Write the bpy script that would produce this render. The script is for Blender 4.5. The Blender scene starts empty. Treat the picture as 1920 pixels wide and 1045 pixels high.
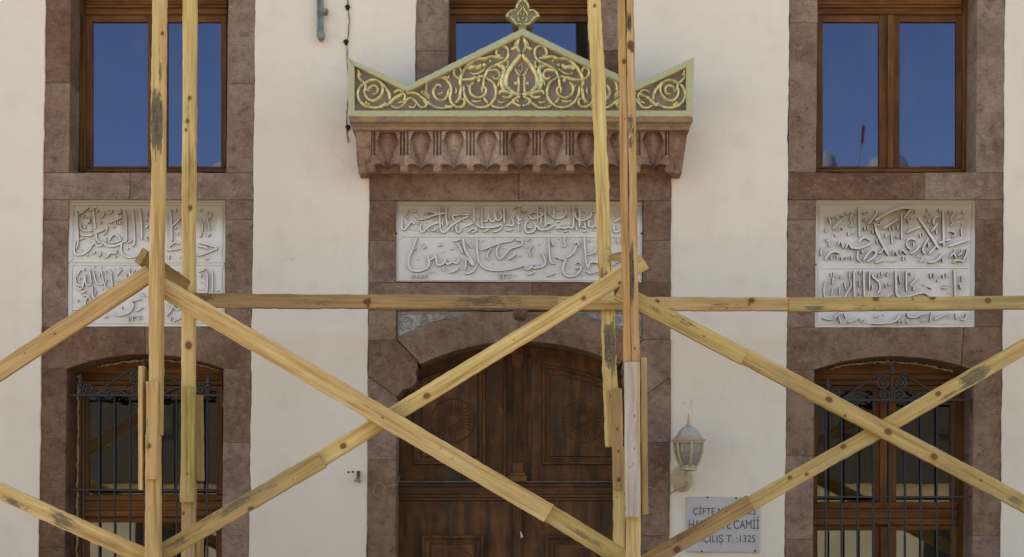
import bpy, bmesh, math, random
import numpy as np
from mathutils import Vector, Matrix, noise as mnoise

random.seed(7)
sc = bpy.context.scene
COL = sc.collection
PI = math.pi

# ---------------------------------------------------------------- camera, sky, sun, exposure
CAM_Z, CAM_D, S = 1.6, 12.0, 230.0          # eye height, distance to the facade, photo pixels per metre on the facade
HORIZON = 1030.0
cam = bpy.data.cameras.new('camera')
cam_o = bpy.data.objects.new('camera', cam); COL.objects.link(cam_o)
cam_o.location = (0, -CAM_D, CAM_Z); cam_o.rotation_euler = (PI/2, 0, 0)
cam.sensor_width = 36.0
cam.lens = 36.0*CAM_D/(1920/S)
cam.shift_y = ((HORIZON-522.5)/S)/(1920/S)
cam.clip_end = 2000
sc.camera = cam_o

SUN_EL, SUN_ROT = math.radians(48), math.radians(-72)
w = bpy.data.worlds.new('World'); sc.world = w; w.use_nodes = True
wn = w.node_tree.nodes; wl = w.node_tree.links
sky = wn.new('ShaderNodeTexSky'); sky.sky_type = 'NISHITA'; sky.sun_disc = False
sky.sun_elevation = SUN_EL; sky.sun_rotation = SUN_ROT
sky.altitude = 1000; sky.air_density = 1.0; sky.dust_density = 0.4; sky.ozone_density = 1.5
wn['Background'].inputs['Strength'].default_value = 0.12
wl.new(sky.outputs[0], wn['Background'].inputs['Color'])
sun = bpy.data.lights.new('sun', 'SUN'); sun.energy = 4.0; sun.angle = math.radians(0.5); sun.color = (1, 0.95, 0.87)
sun_o = bpy.data.objects.new('sun', sun); COL.objects.link(sun_o)
sd = Vector((math.sin(SUN_ROT)*math.cos(SUN_EL), math.cos(SUN_ROT)*math.cos(SUN_EL), math.sin(SUN_EL)))
sun_o.rotation_euler = sd.to_track_quat('Z', 'Y').to_euler(); sun_o.location = sd*60
vs = sc.view_settings
sc.display_settings.display_device = 'sRGB'
vs.view_transform = 'Standard'; vs.look = 'None'; vs.gamma = 1.0; vs.use_curve_mapping = False
vs.exposure = 1.96
try:
    vs.use_white_balance = True; vs.white_balance_temperature = 8700; vs.white_balance_tint = 9
except Exception:
    pass

# ---------------------------------------------------------------- helpers
def W(px, py, Y=0.0):
    """photo pixel -> point standing at depth Y (the facade is Y=0, the street is -Y)"""
    k = (CAM_D+Y)/CAM_D/S
    return Vector(((px-960)*k, Y, CAM_Z+(HORIZON-py)*k))

class MB:
    def __init__(s): s.v = []; s.f = []; s.side = set()
    def add(s, vs, fs):
        b = len(s.v); s.v += [tuple(p) for p in vs]; s.f += [tuple(b+i for i in f) for f in fs]; return s
    def box(s, a, b):
        (x0,y0,z0),(x1,y1,z1) = a,b
        x0,x1 = min(x0,x1),max(x0,x1); y0,y1=min(y0,y1),max(y0,y1); z0,z1=min(z0,z1),max(z0,z1)
        return s.add([(x0,y0,z0),(x1,y0,z0),(x1,y1,z0),(x0,y1,z0),(x0,y0,z1),(x1,y0,z1),(x1,y1,z1),(x0,y1,z1)],
                     [(0,1,5,4),(1,2,6,5),(2,3,7,6),(3,0,4,7),(4,5,6,7),(3,2,1,0)])
    def prect(s, x0, y0, x1, y1, Yf, Yb, ch=0.0):
        """box whose front face fills the pixel rectangle at depth Yf"""
        a = W(x0,y1,Yf); b = W(x1,y0,Yf)
        if ch <= 0: return s.box((a.x,Yf,a.z),(b.x,Yb,b.z))
        pts = [(a.x,a.z),(b.x,a.z),(b.x,b.z),(a.x,b.z)]
        return s.prism(pts, Yf, Yb, ch)
    def prism(s, pts, Yf, Yb, ch=0.0):
        """polygon (x,z) extruded from Yf (front) to Yb with a chamfered front edge"""
        n = len(pts)
        A = sum(pts[i][0]*pts[(i+1)%n][1]-pts[(i+1)%n][0]*pts[i][1] for i in range(n))
        if A < 0: pts = pts[::-1]
        rings = []
        if ch > 0:
            rings.append((inset(pts, ch), Yf)); rings.append((pts, Yf+ch))
        else: rings.append((pts, Yf))
        rings.append((pts, Yb))
        vs = [(x,y,z) for r,y in rings for x,z in r]
        fs = [tuple(range(n))]
        for k in range(len(rings)-1):
            for i in range(n):
                j=(i+1)%n; fs.append((k*n+j, k*n+i, (k+1)*n+i, (k+1)*n+j))
        fs.append(tuple(reversed(range((len(rings)-1)*n, len(rings)*n))))
        return s.add(vs, fs)
    def ppoly(s, pp, Yf, Yb, ch=0.0):
        return s.prism([(W(x,y,Yf).x, W(x,y,Yf).z) for x,y in pp], Yf, Yb, ch)
    def tube(s, pts, r, n=6, r2=None, closed=False):
        pts=[Vector(p) for p in pts]; m=len(pts); vs=[]; fs=[]
        up=Vector((0,1,0)); N=None
        for i,p in enumerate(pts):
            t=(pts[min(i+1,m-1)]-pts[max(i-1,0)])
            if t.length<1e-9: t=Vector((0,0,1))
            t.normalize()
            if N is None:
                N=t.cross(up)
                if N.length<1e-4: N=t.cross(Vector((1,0,0)))
            else: N=N-t*N.dot(t)
            N.normalize(); B=t.cross(N)
            rr = r[i] if isinstance(r,(list,tuple)) else (r if r2 is None else r+(r2-r)*i/(m-1))
            for k in range(n):
                a=2*PI*k/n; vs.append(p+N*math.cos(a)*rr+B*math.sin(a)*rr)
        for i in range(m-1):
            for k in range(n):
                l=(k+1)%n; fs.append((i*n+k,i*n+l,(i+1)*n+l,(i+1)*n+k))
        fs.append(tuple(reversed(range(n)))); fs.append(tuple(range((m-1)*n,m*n)))
        return s.add(vs,fs)
    def lathe(s, prof, c, n=16, axis='Z', squash=(1,1)):
        vs=[];fs=[]; m=len(prof)
        for r,h in prof:
            for k in range(n):
                a=2*PI*k/n
                u,v=r*math.cos(a)*squash[0], r*math.sin(a)*squash[1]
                vs.append((c[0]+u,c[1]+v,c[2]+h) if axis=='Z' else (c[0]+u,c[1]-h,c[2]+v))
        for i in range(m-1):
            for k in range(n):
                l=(k+1)%n
                q=(i*n+k,i*n+l,(i+1)*n+l,(i+1)*n+k)
                fs.append(q)
        fs.append(tuple(reversed(range(n)))); fs.append(tuple(range((m-1)*n,m*n)))
        return s.add(vs,fs)
    def relief(s, pts, wid, h, Y, prof='flat', taper=0.35):
        """raised stroke on the plane Y, along pixel points, wid in pixels"""
        P = smooth2(pts); m=len(P)
        if m<2: return s
        if prof=='flat': cs=[(-1,0),(-0.84,1),(0.84,1),(1,0)]
        else: cs=[(-1,0),(-0.87,0.5),(-0.5,0.87),(0,1),(0.5,0.87),(0.87,0.5),(1,0)]
        c=len(cs); vs=[];fs=[]
        for i,(x,y) in enumerate(P):
            x0,y0=P[max(i-1,0)]; x1,y1=P[min(i+1,m-1)]
            tx,ty=x1-x0,y1-y0; L=math.hypot(tx,ty) or 1; nx,ny=-ty/L,tx/L
            u=i/(m-1); k=min(1,min(u,1-u)*m/3.0+taper) if m>3 else 1
            hw=wid*0.5*k
            for a,b in cs:
                q=W(x+nx*a*hw, y+ny*a*hw, Y); vs.append((q.x, Y-h*b+0.0008, q.z))
        for i in range(m-1):
            for k in range(c-1):
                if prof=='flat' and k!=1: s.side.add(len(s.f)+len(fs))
                a=i*c+k; fs.append((a,a+c,a+c+1,a+1))
        fs.append(tuple(range(c))); fs.append(tuple(reversed(range((m-1)*c,m*c))))
        return s.add(vs,fs)
    def dome(s, x, y, rpx, h, Y, n=8, sq=1.0):
        q=W(x,y,Y); r=rpx/S*(CAM_D+Y)/CAM_D
        vs=[];fs=[]
        for k in range(n):
            a=2*PI*k/n
            for rr,hh in ((1,0),(0.75,0.75)): vs.append((q.x+r*rr*math.cos(a), Y-h*hh+0.0008, q.z+sq*r*rr*math.sin(a)))
        vs.append((q.x,Y-h,q.z))
        for k in range(n):
            l=(k+1)%n
            fs.append((2*k,2*l,2*l+1,2*k+1)); fs.append((2*k+1,2*l+1,2*n))
        return s.add(vs,fs)

def inset(pts, d):
    n=len(pts); out=[]
    for i in range(n):
        p0=Vector(pts[i-1]);p1=Vector(pts[i]);p2=Vector(pts[(i+1)%n])
        a=(p1-p0); b=(p2-p1)
        if a.length<1e-9 or b.length<1e-9: out.append(tuple(p1)); continue
        a.normalize(); b.normalize()
        na=Vector((-a.y,a.x)); nb=Vector((-b.y,b.x)); m=na+nb
        if m.length<1e-6: m=na
        m.normalize(); k=max(0.45,m.dot(na))
        q=p1+m*(d/k); out.append((q.x,q.y))
    return out

def smooth2(pts, step=2.2):
    """Catmull-Rom through 2D points, sampled about every step pixels"""
    P=[(float(a),float(b)) for a,b in pts]
    if len(P)==2:
        n=max(2,int(math.dist(P[0],P[1])/4)+2)
        return [(P[0][0]+(P[1][0]-P[0][0])*i/(n-1),P[0][1]+(P[1][1]-P[0][1])*i/(n-1)) for i in range(n)]
    Q=[(2*P[0][0]-P[1][0],2*P[0][1]-P[1][1])]+P+[(2*P[-1][0]-P[-2][0],2*P[-1][1]-P[-2][1])]
    out=[]
    for i in range(1,len(Q)-2):
        p0,p1,p2,p3=Q[i-1],Q[i],Q[i+1],Q[i+2]
        n=max(2,int(math.dist(p1,p2)/step))
        for k in range(n):
            t=k/n
            out.append(tuple(0.5*((2*p1[j])+(-p0[j]+p2[j])*t+(2*p0[j]-5*p1[j]+4*p2[j]-p3[j])*t*t+(-p0[j]+3*p1[j]-3*p2[j]+p3[j])*t**3) for j in (0,1)))
    out.append(P[-1]); return out

def spiral(cx, cy, r0, r1, a0, turns, n=26):
    """flat spiral in pixels from radius r0 at angle a0 (degrees, y down)"""
    return [(cx+(r0+(r1-r0)*i/n)*math.cos(math.radians(a0)+turns*2*PI*i/n),
             cy+(r0+(r1-r0)*i/n)*math.sin(math.radians(a0)+turns*2*PI*i/n)) for i in range(n+1)]

ORG = {}                                   # world origin of every object
def tag(o, label=None, cat=None, group=None, kind=None):
    if label: o['label']=label
    if cat: o['category']=cat
    if group: o['group']=group
    if kind: o['kind']=kind
    return o
def thing(name, loc, label, cat, group=None):
    o=bpy.data.objects.new(name,None); COL.objects.link(o); o.location=loc; o.empty_display_size=0.2
    ORG[o.name]=Vector(loc)
    return tag(o,label,cat,group)
def obj(name, mb, mat, parent=None, label=None, cat=None, group=None, kind=None, smooth=False, origin=None, mat2=None):
    v=np.array(mb.v,dtype=np.float64)
    if origin is None:
        lo,hi=v.min(0),v.max(0); origin=Vector(((lo[0]+hi[0])/2,(lo[1]+hi[1])/2,lo[2]))
    me=bpy.data.meshes.new(name)
    me.from_pydata((v-np.array(origin)).tolist(),[],mb.f); me.update()
    me.materials.append(mat)
    if mat2 is not None:
        me.materials.append(mat2); me.polygons.foreach_set('material_index',[1 if i in mb.side else 0 for i in range(len(mb.f))])
    if smooth: me.polygons.foreach_set('use_smooth',[True]*len(me.polygons))
    o=bpy.data.objects.new(name,me); COL.objects.link(o)
    ORG[o.name]=Vector(origin)
    if parent is not None:
        o.parent=parent; o.location=Vector(origin)-ORG[parent.name]
    else: o.location=origin
    return tag(o,label,cat,group,kind)

# ---------------------------------------------------------------- materials
def newmat(name):
    m=bpy.data.materials.new(name); m.use_nodes=True
    nt=m.node_tree; b=nt.nodes['Principled BSDF']
    return m,nt,nt.nodes,nt.links,b
def nd(nt,t,**k):
    n=nt.nodes.new(t)
    for a,v in k.items(): setattr(n,a,v)
    return n
def coords(nt, scale=(1,1,1), rnd=True, kind='Object'):
    tc=nd(nt,'ShaderNodeTexCoord'); mp=nd(nt,'ShaderNodeMapping'); mp.inputs['Scale'].default_value=scale
    nt.links.new(tc.outputs[kind],mp.inputs[0]); return mp.outputs[0]
def rnd(nt, mul=37.0):
    oi=nd(nt,'ShaderNodeObjectInfo'); m=nd(nt,'ShaderNodeMath',operation='MULTIPLY'); m.inputs[1].default_value=mul
    nt.links.new(oi.outputs['Random'],m.inputs[0]); return m.outputs[0], oi.outputs['Random']
def noise(nt, vec, scale, detail=4, rough=0.55, dist=0.0, w=None):
    n=nd(nt,'ShaderNodeTexNoise')
    if w is not None: n.noise_dimensions='4D'; nt.links.new(w,n.inputs['W'])
    n.inputs['Scale'].default_value=scale; n.inputs['Detail'].default_value=detail
    n.inputs['Roughness'].default_value=rough; n.inputs['Distortion'].default_value=dist
    nt.links.new(vec,n.inputs['Vector']); return n.outputs[0]
def ramp(nt, fac, stops):
    r=nd(nt,'ShaderNodeValToRGB'); e=r.color_ramp.elements
    while len(e)<len(stops): e.new(0.5)
    for i,(p,c) in enumerate(stops):
        e[i].position=p; e[i].color=(*c,1) if len(c)==3 else c
    nt.links.new(fac,r.inputs[0]); return r.outputs[0]
def mix(nt, fac, a, b, blend='MIX'):
    m=nd(nt,'ShaderNodeMix',data_type='RGBA',blend_type=blend)
    for s,v in ((0,fac),(6,a),(7,b)):
        if hasattr(v,'is_linked'): nt.links.new(v,m.inputs[s])
        elif s==0: m.inputs[0].default_value=v
        else: m.inputs[s].default_value=(*v,1)
    return m.outputs[2]
def math_(nt, op, a, b=0.0, c=None):
    m=nd(nt,'ShaderNodeMath',operation=op)
    for i,v in enumerate((a,b) if c is None else (a,b,c)):
        if hasattr(v,'is_linked'): nt.links.new(v,m.inputs[i])
        else: m.inputs[i].default_value=v
    return m.outputs[0]
def sstep(nt, v, lo, hi):
    m=nd(nt,'ShaderNodeMapRange',interpolation_type='SMOOTHSTEP')
    nt.links.new(v,m.inputs[0]); m.inputs[1].default_value=lo; m.inputs[2].default_value=hi; return m.outputs[0]
def bump(nt, b, h, strength, dist=0.01, prev=None):
    n=nd(nt,'ShaderNodeBump'); n.inputs['Strength'].default_value=strength; n.inputs['Distance'].default_value=dist
    nt.links.new(h,n.inputs['Height'])
    if prev is not None: nt.links.new(prev,n.inputs['Normal'])
    nt.links.new(n.outputs[0],b.inputs['Normal']); return n.outputs[0]
def setc(nt,b,c):
    if hasattr(c,'is_linked'): nt.links.new(c,b.inputs['Base Color'])
    else: b.inputs['Base Color'].default_value=(*c,1)

def m_plaster():
    m,nt,N,L,b=newmat('plaster'); v=coords(nt)
    big=noise(nt,v,0.55,5,0.6); mid=noise(nt,v,3.5,4,0.6); fine=noise(nt,v,90,3)
    streak=noise(nt,coords(nt,(5,1,0.35)),1.3,4,0.6)
    c=ramp(nt,big,[(0.3,(0.69,0.59,0.495)),(0.55,(0.725,0.625,0.53)),(0.75,(0.755,0.66,0.57))])
    c=mix(nt,math_(nt,'MULTIPLY',sstep(nt,mid,0.48,0.72),0.30),c,(0.60,0.47,0.385))
    c=mix(nt,math_(nt,'MULTIPLY',sstep(nt,streak,0.50,0.80),0.22),c,(0.62,0.50,0.42))
    # hairline cracks
    vv=nd(nt,'ShaderNodeTexVoronoi',feature='DISTANCE_TO_EDGE'); vv.inputs['Scale'].default_value=0.75
    dn=nd(nt,'ShaderNodeTexNoise'); dn.inputs['Scale'].default_value=2.2; dn.inputs['Detail'].default_value=6; L.new(v,dn.inputs['Vector'])
    add=nd(nt,'ShaderNodeVectorMath',operation='MULTIPLY_ADD'); L.new(dn.outputs['Color'],add.inputs[0]); add.inputs[1].default_value=(0.7,0.7,0.7); L.new(v,add.inputs[2])
    L.new(add.outputs[0],vv.inputs['Vector'])
    crack=math_(nt,'LESS_THAN',vv.outputs['Distance'],0.0028)
    crack=math_(nt,'MULTIPLY',crack,sstep(nt,noise(nt,v,0.9,2),0.58,0.66))
    c=mix(nt,math_(nt,'MULTIPLY',crack,0.30),c,(0.33,0.26,0.21))
    # small dark pits
    pit=nd(nt,'ShaderNodeTexVoronoi'); pit.inputs['Scale'].default_value=7; L.new(v,pit.inputs['Vector'])
    pf=math_(nt,'LESS_THAN',pit.outputs['Distance'],0.018)
    c=mix(nt,math_(nt,'MULTIPLY',pf,0.5),c,(0.2,0.16,0.13))
    setc(nt,b,c); b.inputs['Roughness'].default_value=0.92; b.inputs['Specular IOR Level'].default_value=0.2
    n1=bump(nt,b,mid,0.12,0.03); bump(nt,b,fine,0.10,0.004,n1); return m
def m_stone(name='andesite_stone',gain=1.02,sat=1.17):
    m,nt,N,L,b=newmat(name); v=coords(nt); w,r=rnd(nt)
    big=noise(nt,v,3.0,5,0.65,0.4,w); mid=noise(nt,v,16,5,0.7,0.2,w); fine=noise(nt,v,75,4,0.78,0,w)
    chis=noise(nt,coords(nt,(1.0,1.0,5.0)),16,4,0.7,0.5,w)
    c=ramp(nt,big,[(0.28,(0.112,0.056,0.039)),(0.48,(0.188,0.106,0.072)),(0.70,(0.272,0.178,0.124))])
    c=mix(nt,math_(nt,'MULTIPLY',sstep(nt,mid,0.5,0.64),0.75),c,(0.235,0.160,0.122))
    c=mix(nt,math_(nt,'MULTIPLY',sstep(nt,mid,0.46,0.34),0.7),c,(0.085,0.045,0.036))
    c=mix(nt,math_(nt,'MULTIPLY',sstep(nt,chis,0.54,0.66),0.6),c,(0.080,0.045,0.036))
    c=mix(nt,math_(nt,'MULTIPLY',sstep(nt,fine,0.57,0.68),0.65),c,(0.33,0.25,0.20))
    c=mix(nt,math_(nt,'MULTIPLY',sstep(nt,fine,0.44,0.34),0.7),c,(0.06,0.037,0.033))
    sp=nd(nt,'ShaderNodeTexVoronoi'); sp.inputs['Scale'].default_value=38; L.new(v,sp.inputs['Vector'])
    spf=math_(nt,'LESS_THAN',sp.outputs['Distance'],math_(nt,'MULTIPLY',sstep(nt,noise(nt,v,5,2,0.5,0,w),0.52,0.8),0.20))
    c=mix(nt,math_(nt,'MULTIPLY',spf,0.75),c,(0.46,0.41,0.36))
    sc1=noise(nt,coords(nt,(1,1,1.8)),9,6,0.8,1.2,math_(nt,'ADD',w,21.0))
    c=mix(nt,math_(nt,'MULTIPLY',sstep(nt,sc1,0.70,0.76),0.7),c,(0.44,0.38,0.33))
    dk=noise(nt,v,1.6,4,0.6,0.6,math_(nt,'ADD',w,5.0))
    c=mix(nt,math_(nt,'MULTIPLY',sstep(nt,dk,0.52,0.70),0.45),c,(0.085,0.046,0.036))
    hs=nd(nt,'ShaderNodeHueSaturation'); L.new(c,hs.inputs['Color'])
    L.new(math_(nt,'MULTIPLY_ADD',r,0.48*gain,0.80*gain),hs.inputs['Value']); L.new(math_(nt,'MULTIPLY_ADD',r,-0.3,sat),hs.inputs['Saturation'])
    setc(nt,b,hs.outputs[0]); b.inputs['Roughness'].default_value=0.88; b.inputs['Specular IOR Level'].default_value=0.25
    n1=bump(nt,b,chis,0.35,0.012); n2=bump(nt,b,mid,0.45,0.012,n1); bump(nt,b,fine,0.4,0.004,n2); return m
def m_marble(name, H=0.0, base=(0.655,0.605,0.565), dirtc=(0.30,0.205,0.11)):
    dirt=H>0
    m,nt,N,L,b=newmat(name); v=coords(nt); w,r=rnd(nt)
    a=noise(nt,v,2.5,6,0.6,1.0,w); f=noise(nt,v,60,3,0.6,0,w)
    c=mix(nt,sstep(nt,a,0.4,0.7),base,tuple(x*1.12 for x in base))
    c=mix(nt,math_(nt,'MULTIPLY',sstep(nt,f,0.55,0.75),0.25),c,tuple(x*0.72 for x in base))
    if dirt:                                # brown dust that washed over the top of the slab
        tc=nd(nt,'ShaderNodeTexCoord'); sx=nd(nt,'ShaderNodeSeparateXYZ'); L.new(tc.outputs['Object'],sx.inputs[0])
        st=noise(nt,coords(nt,(9,1,0.9)),1.6,5,0.65,0.3,w)
        hgt=math_(nt,'MULTIPLY_ADD',math_(nt,'SUBTRACT',st,0.5),0.30,math_(nt,'DIVIDE',sx.outputs['Z'],H))
        c=mix(nt,math_(nt,'MULTIPLY',sstep(nt,hgt,0.68,0.90),0.9),c,dirtc)
    setc(nt,b,c); b.inputs['Roughness'].default_value=0.6
    n1=bump(nt,b,a,0.1,0.01); bump(nt,b,f,0.2,0.003,n1); return m
def m_timber(name='pine_timber', cols=((0.29,0.155,0.052),(0.54,0.335,0.132),(0.67,0.465,0.225)), grey=0.0):
    m,nt,N,L,b=newmat(name); w,r=rnd(nt)
    g=noise(nt,coords(nt,(1.6,55,55)),1.0,5,0.6,0.25,w)
    br=noise(nt,coords(nt,(0.8,9,9)),1.2,4,0.6,0.8,w)
    fine=noise(nt,coords(nt,(6,190,190)),1.0,3,0.6,0,w)
    mixv=math_(nt,'MULTIPLY_ADD',g,0.5,math_(nt,'MULTIPLY',br,0.5))
    c=ramp(nt,mixv,[(0.36,cols[0]),(0.49,cols[1]),(0.62,cols[2])])
    c=mix(nt,math_(nt,'MULTIPLY',sstep(nt,fine,0.52,0.68),0.30),c,tuple(x*0.6 for x in cols[0]))
    # weathered grey patches
    gp=noise(nt,coords(nt,(1.1,5,5)),1.5,5,0.65,0.6,w)
    c=mix(nt,math_(nt,'MULTIPLY',sstep(nt,gp,0.56-grey,0.78-grey),0.55),c,(0.27,0.205,0.115))
    # pin knots
    kv=nd(nt,'ShaderNodeTexVoronoi',voronoi_dimensions='4D'); kv.inputs['Scale'].default_value=1.0
    L.new(coords(nt,(3.2,7.0,7.0)),kv.inputs['Vector']); L.new(w,kv.inputs['W'])
    kf=sstep(nt,kv.outputs['Distance'],0.06,0.035)
    c=mix(nt,math_(nt,'MULTIPLY',kf,0.6),c,(0.17,0.075,0.025))
    at=nd(nt,'ShaderNodeAttribute',attribute_name='knot')
    c=mix(nt,math_(nt,'MULTIPLY',sstep(nt,at.outputs['Fac'],0.08,0.5),0.45),c,(0.35,0.17,0.05))
    c=mix(nt,math_(nt,'MULTIPLY',sstep(nt,at.outputs['Fac'],0.42,0.58),0.9),c,(0.13,0.052,0.018))
    sa=nd(nt,'ShaderNodeAttribute',attribute_name='stain')
    n2=math_(nt,'MULTIPLY_ADD',noise(nt,coords(nt,(5,55,55)),1.0,5,0.75,0.3,w),0.6,math_(nt,'MULTIPLY',noise(nt,coords(nt,(9,20,20)),1.0,4,0.7,0.6,w),0.4))
    sf=math_(nt,'MULTIPLY',sstep(nt,math_(nt,'MULTIPLY_ADD',math_(nt,'SUBTRACT',n2,0.5),3.4,sa.outputs['Fac']),0.38,0.68),sstep(nt,sa.outputs['Fac'],0.0,0.25))
    c=mix(nt,math_(nt,'MULTIPLY',sf,0.92),c,mix(nt,sstep(nt,n2,0.35,0.65),(0.03,0.024,0.016),(0.19,0.145,0.085)))
    hs=nd(nt,'ShaderNodeHueSaturation'); L.new(c,hs.inputs['Color'])
    L.new(math_(nt,'MULTIPLY_ADD',r,0.34,0.80),hs.inputs['Value']); L.new(math_(nt,'MULTIPLY_ADD',r,0.022,0.488),hs.inputs['Hue'])
    setc(nt,b,hs.outputs[0]); b.inputs['Roughness'].default_value=0.72; b.inputs['Specular IOR Level'].default_value=0.3
    n1=bump(nt,b,g,0.25,0.004); bump(nt,b,fine,0.18,0.002,n1); return m
def m_wood(name, dark, mid, light, rough=0.45, axis=2, weather=0.0):
    m,nt,N,L,b=newmat(name); w,r=rnd(nt)
    gs=13 if weather else 26; sc_=[gs,gs,gs]; sc_[axis]=1.6 if weather else 1.3
    g=noise(nt,coords(nt,tuple(sc_)),1.0,5,0.62,0.4,w); br=noise(nt,coords(nt),4.0,4,0.6,0.5,w)
    c=ramp(nt,math_(nt,'MULTIPLY_ADD',g,0.6,math_(nt,'MULTIPLY',br,0.4)),[(0.34,dark),(0.5,mid),(0.68,light)])
    if weather:
        wv=noise(nt,coords(nt,(2,2,0.9)),3.2,6,0.72,0.7,w)
        c=mix(nt,math_(nt,'MULTIPLY',sstep(nt,wv,0.5,0.7),weather),c,(0.035,0.032,0.025))
        wv2=noise(nt,coords(nt,(1.6,1.6,0.8)),2.6,6,0.72,0.8,math_(nt,'ADD',w,9.0))
        c=mix(nt,math_(nt,'MULTIPLY',sstep(nt,wv2,0.54,0.68),weather*0.9),c,(0.20,0.066,0.016))
        c=mix(nt,math_(nt,'MULTIPLY',sstep(nt,wv2,0.40,0.30),weather),c,(0.012,0.01,0.009))
    hs=nd(nt,'ShaderNodeHueSaturation'); L.new(c,hs.inputs['Color']); L.new(math_(nt,'MULTIPLY_ADD',r,0.35,0.82),hs.inputs['Value'])
    setc(nt,b,hs.outputs[0]); b.inputs['Roughness'].default_value=rough; b.inputs['Specular IOR Level'].default_value=0.22
    bump(nt,b,g,0.2,0.003); return m
def m_simple(name, c, rough=0.6, metal=0.0, var=0.2, scale=12, bstr=0.1, c2=None):
    m,nt,N,L,b=newmat(name); w,r=rnd(nt); n=noise(nt,coords(nt),scale,5,0.65,0.2,w)
    c2=c2 or tuple(x*(1-var) for x in c)
    setc(nt,b,mix(nt,sstep(nt,n,0.4,0.65),c,c2)); b.inputs['Roughness'].default_value=rough; b.inputs['Metallic'].default_value=metal
    bump(nt,b,n,bstr,0.005); return m
def m_glass(name, refl, tint=(1,1,1), thru=(0.35,0.37,0.36)):
    m,nt,N,L,b=newmat(name); N.remove(b); out=N['Material Output']
    g=nd(nt,'ShaderNodeBsdfGlossy'); g.inputs['Roughness'].default_value=0.015; g.inputs['Color'].default_value=(*tint,1)
    t=nd(nt,'ShaderNodeBsdfTransparent'); t.inputs['Color'].default_value=(*thru,1)
    d=nd(nt,'ShaderNodeBsdfDiffuse'); d.inputs['Color'].default_value=(0.30,0.30,0.29,1)
    v=coords(nt); wob=noise(nt,v,1.6,2); bn=nd(nt,'ShaderNodeBump'); bn.inputs['Strength'].default_value=0.018; bn.inputs['Distance'].default_value=0.02
    L.new(wob,bn.inputs['Height']); L.new(bn.outputs[0],g.inputs['Normal'])
    dirt=math_(nt,'MULTIPLY',sstep(nt,noise(nt,coords(nt,(1,1,0.5)),5,5,0.7,0.6),0.45,0.85),0.10)
    m1=nd(nt,'ShaderNodeMixShader'); m1.inputs[0].default_value=refl; L.new(t.outputs[0],m1.inputs[1]); L.new(g.outputs[0],m1.inputs[2])
    m2=nd(nt,'ShaderNodeMixShader'); L.new(dirt,m2.inputs[0]); L.new(m1.outputs[0],m2.inputs[1]); L.new(d.outputs[0],m2.inputs[2])
    L.new(m2.outputs[0],out.inputs[0]); return m

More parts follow.
